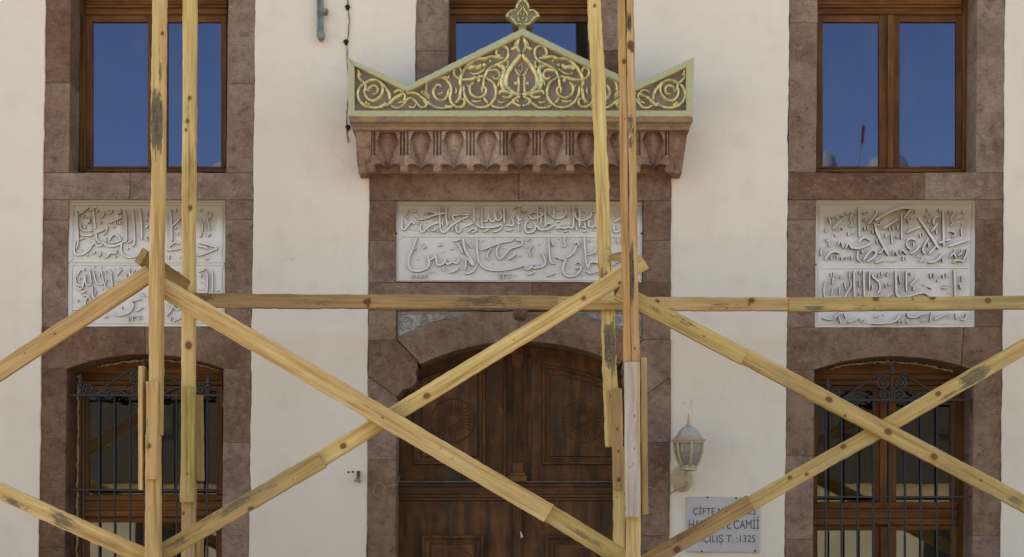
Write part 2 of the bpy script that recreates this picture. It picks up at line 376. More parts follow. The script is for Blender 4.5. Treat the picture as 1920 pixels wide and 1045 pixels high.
M = dict(
 plaster=m_plaster(), stone=m_stone(), cornice=m_stone('brightened_cornice_stone',1.6,1.02),  # cornice: copy of the stone, colour raised to make up for its shade
 mortar=m_simple('old_mortar',(0.12,0.08,0.065),0.95,0,0.4,20,0.3),
 bead=m_simple('mortar_bead',(0.42,0.36,0.25),0.95,0,0.3,40,0.4),
 marble_w=m_marble('wide_panel_marble',0.67), marble_t=m_marble('tall_panel_marble',1.04),
 edge_w=m_simple('dusty_shaded_letter_side',(0.215,0.145,0.078),0.8,0,0.4,40,0.2), marble2=m_marble('sign_marble',0,(0.43,0.40,0.395)),  # letter sides: dust colour, darkened to deepen the shade of the relief
 pine=m_timber(), pine_old=m_timber('weathered_pine',((0.22,0.125,0.042),(0.42,0.265,0.095),(0.56,0.37,0.155)),0.09),
 pine_red=m_timber('reddish_pine',((0.32,0.16,0.05),(0.54,0.315,0.108),(0.64,0.415,0.17)),-0.1),
 grey_wood=m_timber('greyed_plank',((0.30,0.215,0.15),(0.44,0.355,0.28),(0.53,0.45,0.38)),0.1),
 varnish=m_wood('varnished_frame',(0.050,0.017,0.005),(0.130,0.046,0.010),(0.215,0.082,0.018),0.5,2),
 varnish_h=m_wood('varnished_rail',(0.055,0.018,0.005),(0.140,0.050,0.011),(0.235,0.090,0.020),0.5,0),
 door=m_wood('old_door_wood',(0.018,0.009,0.005),(0.092,0.036,0.014),(0.205,0.080,0.026),0.6,2,0.8),
 door_h=m_wood('old_door_rail',(0.024,0.012,0.007),(0.080,0.033,0.015),(0.15,0.062,0.026),0.6,0,0.7),
 iron=m_simple('wrought_iron',(0.022,0.017,0.015),0.6,0.0,0.4,30,0.15,(0.018,0.014,0.012)),
 gold=m_simple('gilding',(0.76,0.62,0.29),0.30,0.4,0.3,22,0.25,(0.33,0.325,0.18)),
 patina=m_simple('green_gold_paint',(0.40,0.40,0.25),0.5,0.1,0.3,26,0.6,(0.47,0.39,0.17)),
 lampmetal=m_simple('cream_lamp_metal',(0.47,0.36,0.22),0.55,0.0,0.3,25,0.15,(0.40,0.30,0.185)),
 lampdome=m_simple('grey_lamp_metal',(0.40,0.36,0.32),0.5,0.0,0.2,15,0.1),
 lampglass=m_simple('frosted_lamp_glass',(0.28,0.25,0.225),0.25,0,0.25,9,0.02),
 letter=m_simple('dark_letter_paint',(0.055,0.052,0.06),0.8,0,0.5,60,0.1,(0.13,0.13,0.14)),
 steel=m_simple('grey_steel',(0.25,0.25,0.22),0.5,0.4,0.4,20,0.2,(0.16,0.14,0.10)),
 rust=m_simple('rusty_iron',(0.085,0.06,0.035),0.8,0.1,0.5,30,0.3),
 wire=m_simple('grey_wire',(0.33,0.31,0.28),0.6,0,0.4,60,0.1),
 cable=m_simple('dark_cable',(0.07,0.06,0.05),0.7,0,0.5,30,0.2,(0.28,0.24,0.2)),
 hole=m_simple('dark_hole',(0.015,0.012,0.01),0.95),
 glass_up=m_glass('window_glass',0.12,(0.44,0.57,1.0)), glass_low=m_glass('lower_glass',0.20,(1,0.97,0.92)),
 ground=m_simple('stone_paving',(0.25,0.22,0.18),0.9,0,0.2,1.5,0.2),
 cream=m_simple('cream_render',(0.72,0.62,0.46),0.9,0,0.12,1.0,0.1),
 timber_dark=m_simple('dark_boarding',(0.028,0.024,0.020),0.8,0,0.3,3,0.2),
 spandrel=m_simple('dusty_carved_marble',(0.40,0.385,0.36),0.7,0,0.35,18,0.2,(0.25,0.215,0.165)),
 ochre=m_simple('ochre_stained_stone',(0.31,0.195,0.10),0.85,0,0.3,9,0.5,(0.21,0.13,0.095)),
 ped_panel=m_simple('brown_panel',(0.245,0.175,0.145),0.8,0,0.25,8,0.25),
 chrome=m_simple('pale_metal',(0.6,0.6,0.6),0.35,0.3,0.1,20,0.05),
 finial_back=m_simple('dull_gilding',(0.27,0.235,0.13),0.55,0.1,0.3,20,0.3),
 red_cloth=m_simple('red_cloth',(0.38,0.05,0.06),0.8),
 edge_light=m_simple('ledge_highlight_paint',(0.15,0.15,0.145),0.8,0,0.6,14,0.2,(0.06,0.045,0.03)),  # pale colour painting the skylight glint on the door ledge
 rooftile=m_simple('roof_tile',(0.23,0.12,0.08),0.85,0,0.3,6,0.3),
)
# ---------------------------------------------------------------- the setting: ground, walls, shell
def zq(py): return CAM_Z+(HORIZON-py)/S
def xq(px): return (px-960)/S
g=MB(); g.add([(-120,-120,0),(120,-120,0),(120,120,0),(-120,120,0)],[(0,1,2,3)])
obj('ground',g,M['ground'],kind='structure',origin=(0,0,0))

def lean(px, y, k): return px-(y-522.0)*k
KL,KC,KR = 0.0115,0.006,0.0085
rw=random.Random(3)
def edge_line(px, k, y0, y1, amp=1.1, step=9):
    """a plaster edge, a little ragged, running from pixel row y0 to y1"""
    out=[]; n=max(2,int((y1-y0)/step)); drift=0
    for i in range(n+1):
        y=y0+(y1-y0)*i/n; drift=drift*0.8+rw.uniform(-amp,amp)*0.6
        out.append((lean(px,y,k)+drift+rw.uniform(-0.5,0.5), y))
    return out
YTOP,YBOT=-1900.0,1396.0  # wall top set high out of view so the building shades the scaffold
HEAD=-112                                     # top of the stone frames, above the picture
wall=MB()
def strip(left, right, Yf=0.0, Yb=0.5):
    wall.ppoly(left+right[::-1], Yf, Yb, 0.006)
def straight(px,y0,y1): return [(px,y0),(px,y1)]
strip(straight(-2200,YTOP,YBOT), straight(78.5,YTOP,HEAD)[:1]+edge_line(78.5,KL,HEAD,YBOT))
strip(edge_line(473,KL,HEAD,YBOT), edge_line(777,KC,HEAD,236)+edge_line(691.5,KC,240,YBOT))
strip(edge_line(1176,KC,HEAD,236)+edge_line(1257,KC,240,YBOT), edge_line(1476,KR,HEAD,YBOT))
strip(straight(1881,YTOP,HEAD)[:1]+edge_line(1881,KR,HEAD,YBOT), straight(3320,YTOP,YBOT))
wall.ppoly([(86,YTOP),(1870,YTOP),(1870,HEAD-1),(86,HEAD-1)],0.0,0.5,0.0)
fw=obj('facade_wall',wall,M['plaster'],kind='structure',origin=(0,0,0))
tag(fw,'cream plastered wall of the mosque behind the timber scaffold')
sh=MB(); xl,xr,zt=xq(-2200),xq(3320),zq(YTOP)
sh.box((xl,0.51,0),(xl+0.4,10,zt)); sh.box((xr-0.4,0.51,0),(xr,10,zt)); sh.box((xl+.41,9.6,0),(xr-.41,10,zt))
obj('side_wall',sh,M['plaster'],kind='structure',origin=(0,0,0))
rf=MB(); rf.box((xl-0.35,-0.35,zt+0.004),(xr+0.35,10.3,zt+0.3)); obj('flat_roof',rf,M['rooftile'],kind='structure')

# ---------------------------------------------------------------- stone frames, block by block
rs=random.Random(11)
def jitter(pp,a=0.55): return [(x+rs.uniform(-a,a),y+rs.uniform(-a,a)) for x,y in pp]
def rough_edge(pp, step=16, a=0.45):
    """split the long sides and nudge the points, so the arris is not ruler straight"""
    out=[]
    for i in range(len(pp)):
        p=pp[i]; q=pp[(i+1)%len(pp)]; L=math.dist(p,q); n=max(1,int(L/step))
        dx,dy=(q[0]-p[0])/(L or 1),(q[1]-p[1])/(L or 1)
        for k in range(n):
            t=k/n; o=rs.uniform(-a,a) if k else 0
            out.append((p[0]+(q[0]-p[0])*t-dy*o, p[1]+(q[1]-p[1])*t+dx*o))
    return out
def block(parent, pp, Y=0.012, depth=0.46, gap=0.30, name='stone_block', dy=0.003, label=None):
    mb=MB(); Yf=Y+rs.uniform(-dy,dy)
    pts=[(W(x,y,0).x,W(x,y,0).z) for x,y in rough_edge(jitter(pp,0.3))]
    n=len(pts); A=sum(pts[i][0]*pts[(i+1)%n][1]-pts[(i+1)%n][0]*pts[i][1] for i in range(n))
    if A<0: pts=pts[::-1]
    pts=inset(pts,gap/S)
    mb.prism(pts,Yf,Yf+depth,0.0035)
    return obj(name,mb,M['stone'],parent,label)
def rblock(parent,x0,y0,x1,y1,k,**kw):
    return block(parent,[(lean(x0,y0,k),y0),(lean(x1,y0,k),y0),(lean(x1,y1,k),y1),(lean(x0,y1,k),y1)],**kw)
def arc(x0,y0,xm,ym,x1,y1,n=14):
    """points on the circle through three pixel points"""
    (ax,ay),(bx,by),(cx,cy)=(x0,y0),(xm,ym),(x1,y1)
    d=2*(ax*(by-cy)+bx*(cy-ay)+cx*(ay-by))
    ux=((ax*ax+ay*ay)*(by-cy)+(bx*bx+by*by)*(cy-ay)+(cx*cx+cy*cy)*(ay-by))/d
    uy=((ax*ax+ay*ay)*(cx-bx)+(bx*bx+by*by)*(ax-cx)+(cx*cx+cy*cy)*(bx-ax))/d
    r=math.hypot(ax-ux,ay-uy); a0=math.atan2(ay-uy,ax-ux); a1=math.atan2(cy-uy,cx-ux)
    if a1-a0>PI: a1-=2*PI
    if a0-a1>PI: a1+=2*PI
    return [(ux+r*math.cos(a0+(a1-a0)*i/n),uy+r*math.sin(a0+(a1-a0)*i/n)) for i in range(n+1)]

def bay(k, ol, il, ir, orr, name, label, jl, jr, sill_split, lintel_split, arch, lowl, lowr):
    t=thing(name,(xq((ol+orr)/2),0.25,0),label,'stone frame','stone frames round the window bays')
    # head above the picture
    rblock(t,ol,HEAD,orr,-46,k)
    for a,b in zip(jl[:-1],jl[1:]): rblock(t,ol,a,il,b,k)
    for a,b in zip(jr[:-1],jr[1:]): rblock(t,ir,a,orr,b,k)
    rblock(t,ol,323,sill_split,374,k); rblock(t,sill_split,323,orr,374,k)
    for a,b in ((374,412),(412,613)):
        rblock(t,ol,a,il,b,k); rblock(t,ir,a,orr,b,k)
    A=arch
    mid=min(range(len(A)),key=lambda i:abs(A[i][0]-lintel_split))
    sp=A[mid]
    block(t,[(lean(ol,613,k),613),(lintel_split+0.5,613),sp]+A[:mid][::-1]+[(lean(ol,A[0][1],k),A[0][1]+1)])
    block(t,[(lintel_split+0.5,613),(lean(orr,613,k),613),(lean(orr,A[-1][1],k),A[-1][1]+1)]+A[mid+1:][::-1]+[sp])
    for a,b in zip(lowl[:-1],lowl[1:]): rblock(t,ol,a,il,b,k)
    for a,b in zip(lowr[:-1],lowr[1:]): rblock(t,ir,a,orr,b,k)
    m=MB()                                           # the mortar the joints are packed with
    for x0,x1 in ((ol,il),(ir,orr)): m.ppoly([(lean(x0+2,-100,k),-100),(lean(x1-2.5,-100,k),-100),(lean(x1-2.5,1390,k),1390),(lean(x0+2,1390,k),1390)],0.0185,0.4)
    m.ppoly([(lean(il-2,326,k),326),(lean(ir+2,326,k),326),(lean(ir+2,652,k),652),(lean(il-2,652,k),652)],0.040,0.4)
    obj('mortar',m,M['mortar'],t)
    return t
archL=arc(125,691,270,664.5,418.5,691); archR=arc(1528,693,1671,668,1824,693)
bayL=bay(KL,78.5,126.5,421,473,'stone_window_frame','red-brown stone frame of the left bay with cracked block above its panel',
    [-46,155,323],[-46,157,323],241,270,archL,[691,822,1026,1392],[691,830,1392])
bayR=bay(KR,1476,1529.5,1829,1881,'stone_window_frame','red-brown stone frame of the right bay, with the darker cleaner panel',
    [-46,42,323],[-46,323],1733,1808,archR,[693,855,1012,1392],[693,1005,1392])

portal=thing('stone_portal',(xq(975),0.2,0),'red-brown stone portal around the carved wooden door','portal')
PY=-0.012
# upper window frame over the cornice
for a,b in ((-46,95),(95,243)):
    rblock(portal,777,a,838,b,KC); rblock(portal,1125,a,1176,b,KC)
rblock(portal,777,HEAD,1176,-46,KC); rblock(portal,838,311,1125,324,KC,Y=0.012)
blk=lambda *a,**k: rblock(portal,*a,KC,Y=PY,**k)
blk(692,325,972,377); blk(972,325,1257,377)
for a,b in ((377,452),(452,531)): blk(692,a,742,b); blk(1205,a,1257,b)
blk(692,531,998,583); blk(998,531,1257,583)
blk(692,583,744,638); blk(1205,583,1257,638)
archO_L=arc(745,637,820,604,893,585,8); archO_R=[(1950-x,y) for x,y in archO_L][::-1]
archI=arc(787,684,975,641,1163,684,24)
corb=[(783,677),(783,692),(779,700),(781.5,708),(781,716),(776,723),(768,728.5),(758,731),(752,734),(748,742)]
mir=lambda pp:[(1950-x,y) for x,y in pp][::-1]
block(portal,[(691.5,638),(744,638)]+corb+[(744,744),(690.5,706)],Y=PY)
block(portal,mir([(691.5,638),(744,638)]+corb+[(744,744),(692.5,706)]),Y=PY)
mid=12
block(portal,archO_L+[(973,585)]+[archI[mid]]+archI[:mid][::-1]+[(783,677)],Y=PY)
block(portal,[(973,585)]+archO_R+[(1167,677)]+archI[mid+1:][::-1]+[archI[mid]],Y=PY)
block(portal,[(690.3,708),(744,745),(743.2,862),(689.6,862)],Y=PY); block(portal,[(1206,745),(1258.5,708),(1257.5,830),(1205,830)],Y=PY)
blk(692,862,745,1100); blk(692,1100,745,1392); blk(1206,830,1258,1005); blk(1206,1005,1258,1392)
m=MB()
for x0,x1 in ((694,742),(1208,1255)): m.ppoly([(x0,330),(x1,330),(x1-3,1390),(x0-2,1390)],-0.0055,0.4)
for x0,x1 in ((780,835),(1128,1173)): m.ppoly([(x0,-100),(x1,-100),(x1,238),(x0,238)],0.0185,0.4)
m.ppoly([(742,330),(1208,330),(1208,632),(742,632)],0.036,0.4)
obj('mortar',m,M['mortar'],portal)
bo=MB(); q=W(975,591,PY); bo.lathe([(0.002,0.052),(0.028,0.045),(0.048,0.022),(0.060,0.0),(0.074,-0.004)],(q.x,PY,q.z),20,'Y',(1,0.85)); obj('keystone_boss',bo,M['stone'],portal,smooth=False)
# two white carved spandrels over the arch
def spandrel(mirror):
    f=(lambda x:1950-x) if mirror else (lambda x:x)
    rg=MB(); pp=[(745.5,584),(893,584)]+archO_L[::-1]
    rg.ppoly([(f(x),y) for x,y in pp],0.022,0.033)
    o=obj('carved_spandrel',rg,M['spandrel'],portal)
    r=MB()
    for cx,cy,rr in ((765,607,15),(796,599,9.5),(822,594,5.5)):
        r.relief([(f(x),y) for x,y in spiral(cx,cy,rr,1.5,120,2.1,34)],2.6,0.014,0.022,'round')
    for a in range(0,360,45): r.dome(f(765+9*math.cos(math.radians(a))),607+9*math.sin(math.radians(a)),1.9,0.014,0.022)
    for p in ([(748,589),(800,588),(880,587)],[(748,632),(775,618),(815,603),(860,592),(885,587)],[(749,590),(748,630)],[(812,598),(830,590),(850,588)],[(778,612),(790,611),(806,604)],[(835,594),(852,590),(866,588)]):
        r.relief([(f(x),y) for x,y in p],2.2,0.014,0.022,'round')
    obj('scroll_carving',r,M['spandrel'],o)
spandrel(False); spandrel(True)

# ---------------------------------------------------------------- cornice and gilded pediment over the door
cor=thing('stone_cornice',W(977,325,0),'carved stone cornice with arched niches and hanging knobs over the door','cornice')
prof=[(219.5,-0.375,655,1299),(228.5,-0.375,655,1299),(230,-0.362,656,1298),(233,-0.345,657.5,1296.5),(238,-0.33,660,1294),(243.5,-0.325,661,1293)]
mb=MB(); vs=[]; nseg=60
for y,Y,x0,x1 in prof:
    for i in range(nseg+1): vs.append(W(x0+(x1-x0)*i/nseg, y+rs.uniform(-0.35,0.35)*(0.5 if y<225 else 1), Y))
base=len(vs)
for i in range(nseg+1): q=W(661+(1293-661)*i/nseg,243.5,-0.325); vs.append((q.x,-0.004,q.z))
for i in range(nseg+1): q=W(655+(1299-655)*i/nseg,219.5,-0.375); vs.append((q.x,-0.004,q.z))
R=len(prof)+2; fs=[]
for k in range(R):
    k2=(k+1)%R
    for i in range(nseg): fs.append((k*(nseg+1)+i,k2*(nseg+1)+i,k2*(nseg+1)+i+1,k*(nseg+1)+i+1))
fs.append(tuple((R-1-k)*(nseg+1) for k in range(R))); fs.append(tuple(k*(nseg+1)+nseg for k in range(R)))
mb.add(vs,fs)
obj('moulding',mb,M['ochre'],cor)
PIT=62.1; P0=696.0
def niche_depth(u,v,ybot):
    """depth of the niche surface: u pixels from the niche axis, v 0..1 down from its top"""
    au=abs(u); base=-0.285+0.125*max(0,v)**1.5
    if v<0.24: w_=18.2*math.sqrt(max(0,1-((0.24-v)/0.24)**2))
    else: w_=18.2*max(0,1-(v-0.24)/(0.90-0.24))**0.92
    d=base
    deep=0.080*(1-0.55*max(0,v)); edge=21.0; lim=23.5*max(0,1-(v-0.57)/0.33) if v>0.57 else edge
    if au<w_: d+=deep-0.046*(1-au/max(w_,1e-3))*min(1,w_/15)      # two flat planes meeting in a ridge
    else:
        out=(au-w_); pe=min(edge,lim) if v>0.57 else edge
        if v>=0.24 and au<pe: d+=deep*(1-(au-w_)/max(0.5,pe-w_))*0.9   # slanting cheek of the niche
        if v>0.57 and au>lim: d-=0.030*min(1,(au-lim)/2.5)         # foot of the pier, flaring to the knob
        if v<0.60 and 23.4<au<26.0: d+=0.022              # flutes of the pier
        if v<0.60 and au>29.2: d+=0.024
    return d
def niche_unit(cx, x_a, x_b):
    xs=np.arange(x_a,x_b+0.01,1.03); ys=np.linspace(243.0,326.0,58)
    vs=[];fs=[]
    for j,y in enumerate(ys):
        for i,u in enumerate(xs):
            v=(y-243.0)/82.0
            ybot=316.5-9.0*math.sin(PI*min(31,abs(u))/31.0)**0.8 if abs(u)<31 else 316.5
            d=niche_depth(u,v,ybot)
            if y>ybot: d=min(-0.03, d+ (y-ybot)*0.045)
            q=W(cx+u,y,d); vs.append((q.x,d,q.z))
    n=len(xs)
    for j in range(len(ys)-1):
        for i in range(n-1): fs.append((j*n+i,(j+1)*n+i,(j+1)*n+i+1,j*n+i+1))
    mb=MB(); mb.add(vs,fs); return mb
first=None
for k in range(9):
    cx=P0+PIT*(k+0.5)
    o=obj('niche',niche_unit(cx,-31.05,31.05),M['cornice'],cor)
for k in range(10):
    cx=P0+PIT*k
    q=W(cx,325,-0.19); kb=MB()
    kb.lathe([(0.004,-0.012),(0.016,-0.006),(0.031,0.004),(0.034,0.012),(0.034,0.060),(0.030,0.072),(0.020,0.085)],(q.x,-0.19,q.z+0.008),8)
    obj('hanging_knob',kb,M['cornice'],cor)
for sx,pp in ((0,[(667,243.5),(696,243.5),(696,312),(690,325),(673,325.5),(669,300)]),(1,[(1255,243.5),(1290,243.5),(1283,290),(1278,326),(1262,325),(1255,312)])):
    mb=MB(); n=len(pp)
    fr=[]; 
    for x,y in pp:
        v=(y-243)/82; Y=-0.29+0.12*max(0,v)**1.5; fr.append((x,y,Y))
    vs=[tuple(W(x,y,Y)) for x,y,Y in fr]+[(W(x,y,Y).x,-0.001,W(x,y,Y).z) for x,y,Y in fr]
    mb.add(vs,[tuple(reversed(range(n)))]+[(i,(i+1)%n,n+(i+1)%n,n+i) for i in range(n)]+[tuple(range(n,2*n))])
    obj('end_block',mb,M['cornice'],cor)

ped=thing('gilded_pediment',W(977,219,-0.32),'pointed pediment with gilded vine scrolls on a brown panel','pediment')
PB,PF=-0.335,-0.385
outer=[(652,109),(656,108),(763,160.5),(980,53),(1195,157),(1299,107),(1302,109),(1299,219),(653,219)]
inner=[(664.5,123),(763,172.5),(980,66.5),(1193,170),(1286.5,126.5),(1287,207),(664.5,207)]
pn=MB(); pn.ppoly([(654,112),(763,162.5),(980,56),(1194,159),(1299,110),(1298,217),(655,217)],PB,-0.26); obj('panel',pn,M['ped_panel'],ped)
rp=random.Random(5)
def bar(p0,p1,q0,q1,n=24):
    """border bar between outer edge p0-p1 and inner edge q0-q1, with a chipped outer edge"""
    mb=MB(); vs=[]; fs=[]
    for i in range(n+1):
        t=i/n; j=rp.uniform(-0.8,0.5) if 0<i<n else 0
        o=(p0[0]+(p1[0]-p0[0])*t,p0[1]+(p1[1]-p0[1])*t+j); a=(q0[0]+(q1[0]-q0[0])*t,q0[1]+(q1[1]-q0[1])*t)
        e=rp.uniform(-0.003,0.003)
        for (x,y),Y in ((o,-0.25),(o,PF+0.004),((o[0]*0.86+a[0]*0.14,o[1]*0.86+a[1]*0.14),PF+e),((o[0]*0.12+a[0]*0.88,o[1]*0.12+a[1]*0.88),PF+e),(a,PF+0.006),(a,PB+0.004)):
            q=W(x,y,PF); vs.append((q.x,Y,q.z))
    for i in range(n):
        for k in range(5): fs.append((i*6+k,(i+1)*6+k,(i+1)*6+k+1,i*6+k+1))
    fs.append(tuple(range(6))); fs.append(tuple(reversed(range(n*6,n*6+6))))
    mb.add(vs,fs); return mb
for p0,p1,q0,q1,n in (((653,219),(652,109),(664.5,207),(664.5,123),14),((652,108),(763,160.5),(664.5,123),(763,172.5),20),((763,160.5),(980,53),(763,172.5),(980,66.5),36),
                  ((980,53),(1195,157),(980,66.5),(1193,170),36),((1195,157),(1302,107),(1193,170),(1286.5,126.5),20),((1302,107),(1299,219),(1286.5,126.5),(1287,207),14),((1299,219),(653,219),(1287,207),(664.5,207),80)):
    obj('border_bar',bar(p0,p1,q0,q1,n),M['patina'],ped)
sc_=MB(); gd=sc_
A=(645,90,7.4625); B=(750,90,8.0375); C=(850,60,6.744)
def tr(org,pts): return [(org[0]+x/org[2],org[1]+y/org[2]) for x,y in pts]
VINE=[(A,5.2,[(265,520),(215,570),(192,650),(215,740),(275,800),(360,840),(470,845),(550,815),(610,790)]),
(A,5.0,[(300,500),(360,465),(430,455),(500,480),(560,535),(610,600),(640,670),(640,735)]),
(A,4.6,[(530,510),(545,590),(510,680),(440,740),(360,740),(305,680),(290,610),(300,560)]),
(A,4.2,[(345,590),(375,550),(420,535),(465,560),(475,610),(445,650),(400,655)]),
(A,5.0,[(193,308),(212,350),(205,420),(250,470),(292,510),(308,570),(330,612)]),
(A,5.5,[(590,830),(640,780),(720,705),(800,665),(855,640)]),
(A,4.2,[(700,645),(735,605),(790,600),(840,640),(855,700),(830,755)]),
(A,4.4,[(655,815),(735,850),(810,825),(870,745),(925,712),(985,735),(1030,795),(1080,842),(1140,830),(1155,780),(1110,745)]),
(A,3.4,[(908,818),(940,845),(990,830),(1003,790)]),
(B,5.0,[(95,697),(200,682),(285,720),(370,785),(450,850),(540,905),(630,922),(710,905),(800,890)]),
(B,4.6,[(400,660),(398,560),(440,495),(540,455),(650,465),(730,525),(768,600),(770,670),(752,740),(775,830),(850,895),(930,895),(972,840),(960,780),(922,785)]),
(B,2.4,[(315,660),(370,720),(440,775)]),(B,2.4,[(340,640),(390,700),(445,765)]),(B,2.4,[(370,640),(410,690),(445,750)]),
(B,4.2,[(612,612),(600,572),(550,575),(505,640),(512,715),(560,780),(640,797),(700,755),(722,690),(735,640)]),
(B,3.6,[(635,425),(680,440),(720,455),(745,425)]),
(B,4.4,[(925,375),(900,315),(850,302),(812,350),(825,425),(885,472),(960,490),(1060,480),(1130,452),(1190,475)]),
(B,5.6,[(1130,190),(1040,250),(970,340),(922,430),(905,520),(918,585)]),
(B,5.4,[(920,590),(910,690),(890,780),(835,840)]),
(B,3.6,[(1180,480),(1175,515)]),
(C,4.8,[(130,690),(138,790),(180,880),(260,945),(350,965),(440,940),(510,870),(540,780),(525,690),(480,630),(415,595)]),
(C,4.4,[(255,645),(215,690),(210,760),(250,815),(320,838),(385,810),(412,760),(405,715),(365,712),(372,790)]),
(C,4.6,[(378,700),(390,600),(430,500),(500,445),(590,405),(655,365),(692,300),(688,230),(640,190),(580,200),(543,250),(550,300),(605,315)]),
(C,4.2,[(430,595),(350,570),(300,590),(210,612),(120,610)]),
(C,7.5,[(180,475),(240,450),(310,455),(350,420)]),
(C,5.0,[(130,500),(175,430),(240,375),(310,345),(400,345),(470,320),(540,325),(640,345)]),
(C,4.4,[(440,505),(500,490),(550,492),(585,540),(570,590),(520,602),(497,575)]),
(C,7.0,[(848,290),(810,350),(745,430),(700,500),(668,570),(665,650),(695,720),(760,780),(850,800)]),
(C,6.5,[(560,432),(620,445),(640,490),(618,560),(610,640),(628,715),(655,740)]),
(C,4.0,[(660,500),(650,560),(635,640),(660,720)]),
(C,5.5,[(578,800),(590,765),(640,755),(700,775),(740,805),(690,838),(620,825)]),
(C,4.4,[(655,965),(560,968),(480,940)]),(C,4.4,[(650,965),(720,912),(760,885)]),
(C,5.2,[(845,825),(790,850),(752,880),(790,925),(850,945)]),
(C,4.0,[(800,870),(820,890)]),
(C,4.0,[(848,560),(812,530),(782,470)]),(C,4.6,[(822,570),(828,680),(820,780)]),
(C,5.2,[(850,45),(822,120),(805,190),(845,280)]),(C,4.6,[(848,70),(795,140),(775,185)]),(C,5.5,[(835,245),(790,205),(730,235)]),
(C,3.4,[(210,520),(260,540),(330,520),(400,470)]),(C,3.4,[(600,560),(575,650),(560,700)]),(C,3.4,[(230,880),(300,885),(360,870)]),(C,3.4,[(560,880),(600,900),(650,890)]),
(B,3.4,[(560,690),(600,700),(640,670)]),(B,3.4,[(1010,560),(1040,600),(1030,640)]),(A,3.2,[(760,780),(800,760),(830,770)]),(B,3.2,[(840,600),(850,650),(830,700)]),
(C,3.6,[(670,385),(690,400),(685,455)]),(C,4.2,[(385,840),(435,910)]),
]
def vine(mirror):
    for org,wd,pts in VINE:
        P=tr(org,pts)
        if mirror: P=[(1955.5-x,y) for x,y in P]
        sc_.relief(P,wd*1.36,0.030 if wd>4 else 0.019,PB,'round',0.55)
    f=(lambda x:1955.5-x) if mirror else (lambda x:x)
    for org,x,y,r in ((C,790,655,4),(C,265,365,3.2),(C,310,350,3.2),(C,355,345,3.2),(C,400,338,3.2),(C,445,335,3.6),(C,465,375,3),(C,320,605,4),(C,390,425,4.5),(A,575,790,4),(A,620,800,3.2),(A,545,820,3),(A,310,775,3.6),(A,345,795,3.4),(A,530,510,4),(A,335,605,4),(A,225,375,3.6),(A,850,715,4),(B,740,640,3.4),(B,700,890,4),(B,1185,500,4),(C,685,385,3),(C,680,450,3.2)):
        (X,Y_),=tr(org,[(x,y)]); sc_.dome(f(X),Y_,r,0.026,PB)
vine(False); vine(True)
dia=[(976,119),(971.5,128.5),(976,137.5),(980.5,128.5)]
for i in range(4): sc_.relief([dia[i],dia[(i+1)%4]],1.6,0.012,PB)
obj('vine_scroll',sc_,M['gold'],ped,smooth=True)
fin=MB(); fin.ppoly([(980,-7),(971,1),(966,12),(966,18),(956,19),(949,31),(958,38),(966,45),(973,49),(972,57),(988,57),(987,49),(995,45),(1003,38),(1011,31),(1003,19),(994,18),(994,12),(989,1)],-0.345,-0.285,0.006)
fo=obj('finial',fin,M['finial_back'],ped)
fr=MB(); D=(930,0,13.06)
for wd,pts in ((3.6,[(650,-60),(640,10),(575,65),(520,150),(505,225)]),(3.4,[(505,275),(400,268),(315,325),(248,415)]),(3.6,[(250,420),(340,425),(420,500),(480,580),(560,612),(612,590)]),(2.8,[(640,180),(600,280),(545,335),(530,420)]),(2.8,[(560,440),(545,500),(600,540)])):
    P=tr(D,pts); fr.relief(P,wd*1.25,0.024,-0.345,'round',0.6); fr.relief([(1960-x,y) for x,y in P],wd*1.25,0.024,-0.345,'round',0.6)
for x,y,r in ((605,150,1.6),(700,150,1.6),(605,365,1.9),(690,355,1.9),(648,465,2.2),(650,95,1.5)):
    (X,Y_),=tr(D,[(x,y)]); fr.dome(X,Y_,r,0.02,-0.345)
obj('palmette_relief',fr,M['gold'],fo,smooth=True)
# ---------------------------------------------------------------- three carved inscription panels
R1=(1525,370,12);R2=(1675,370,12);R3=(1525,430,12);R4=(1675,430,12);R5=(1525,495,8.0375);R6=(1675,495,8.0375)
L1=(125,370,12);L2=(125,430,12);L3=(300,370,8.04);L4=(125,495,8.04);L5=(300,490,8.04)
C1=(740,370,12);C2=(880,370,12);C3=(1040,370,12);C4=(740,440,11);C5=(880,440,11);C6=(1040,440,11)
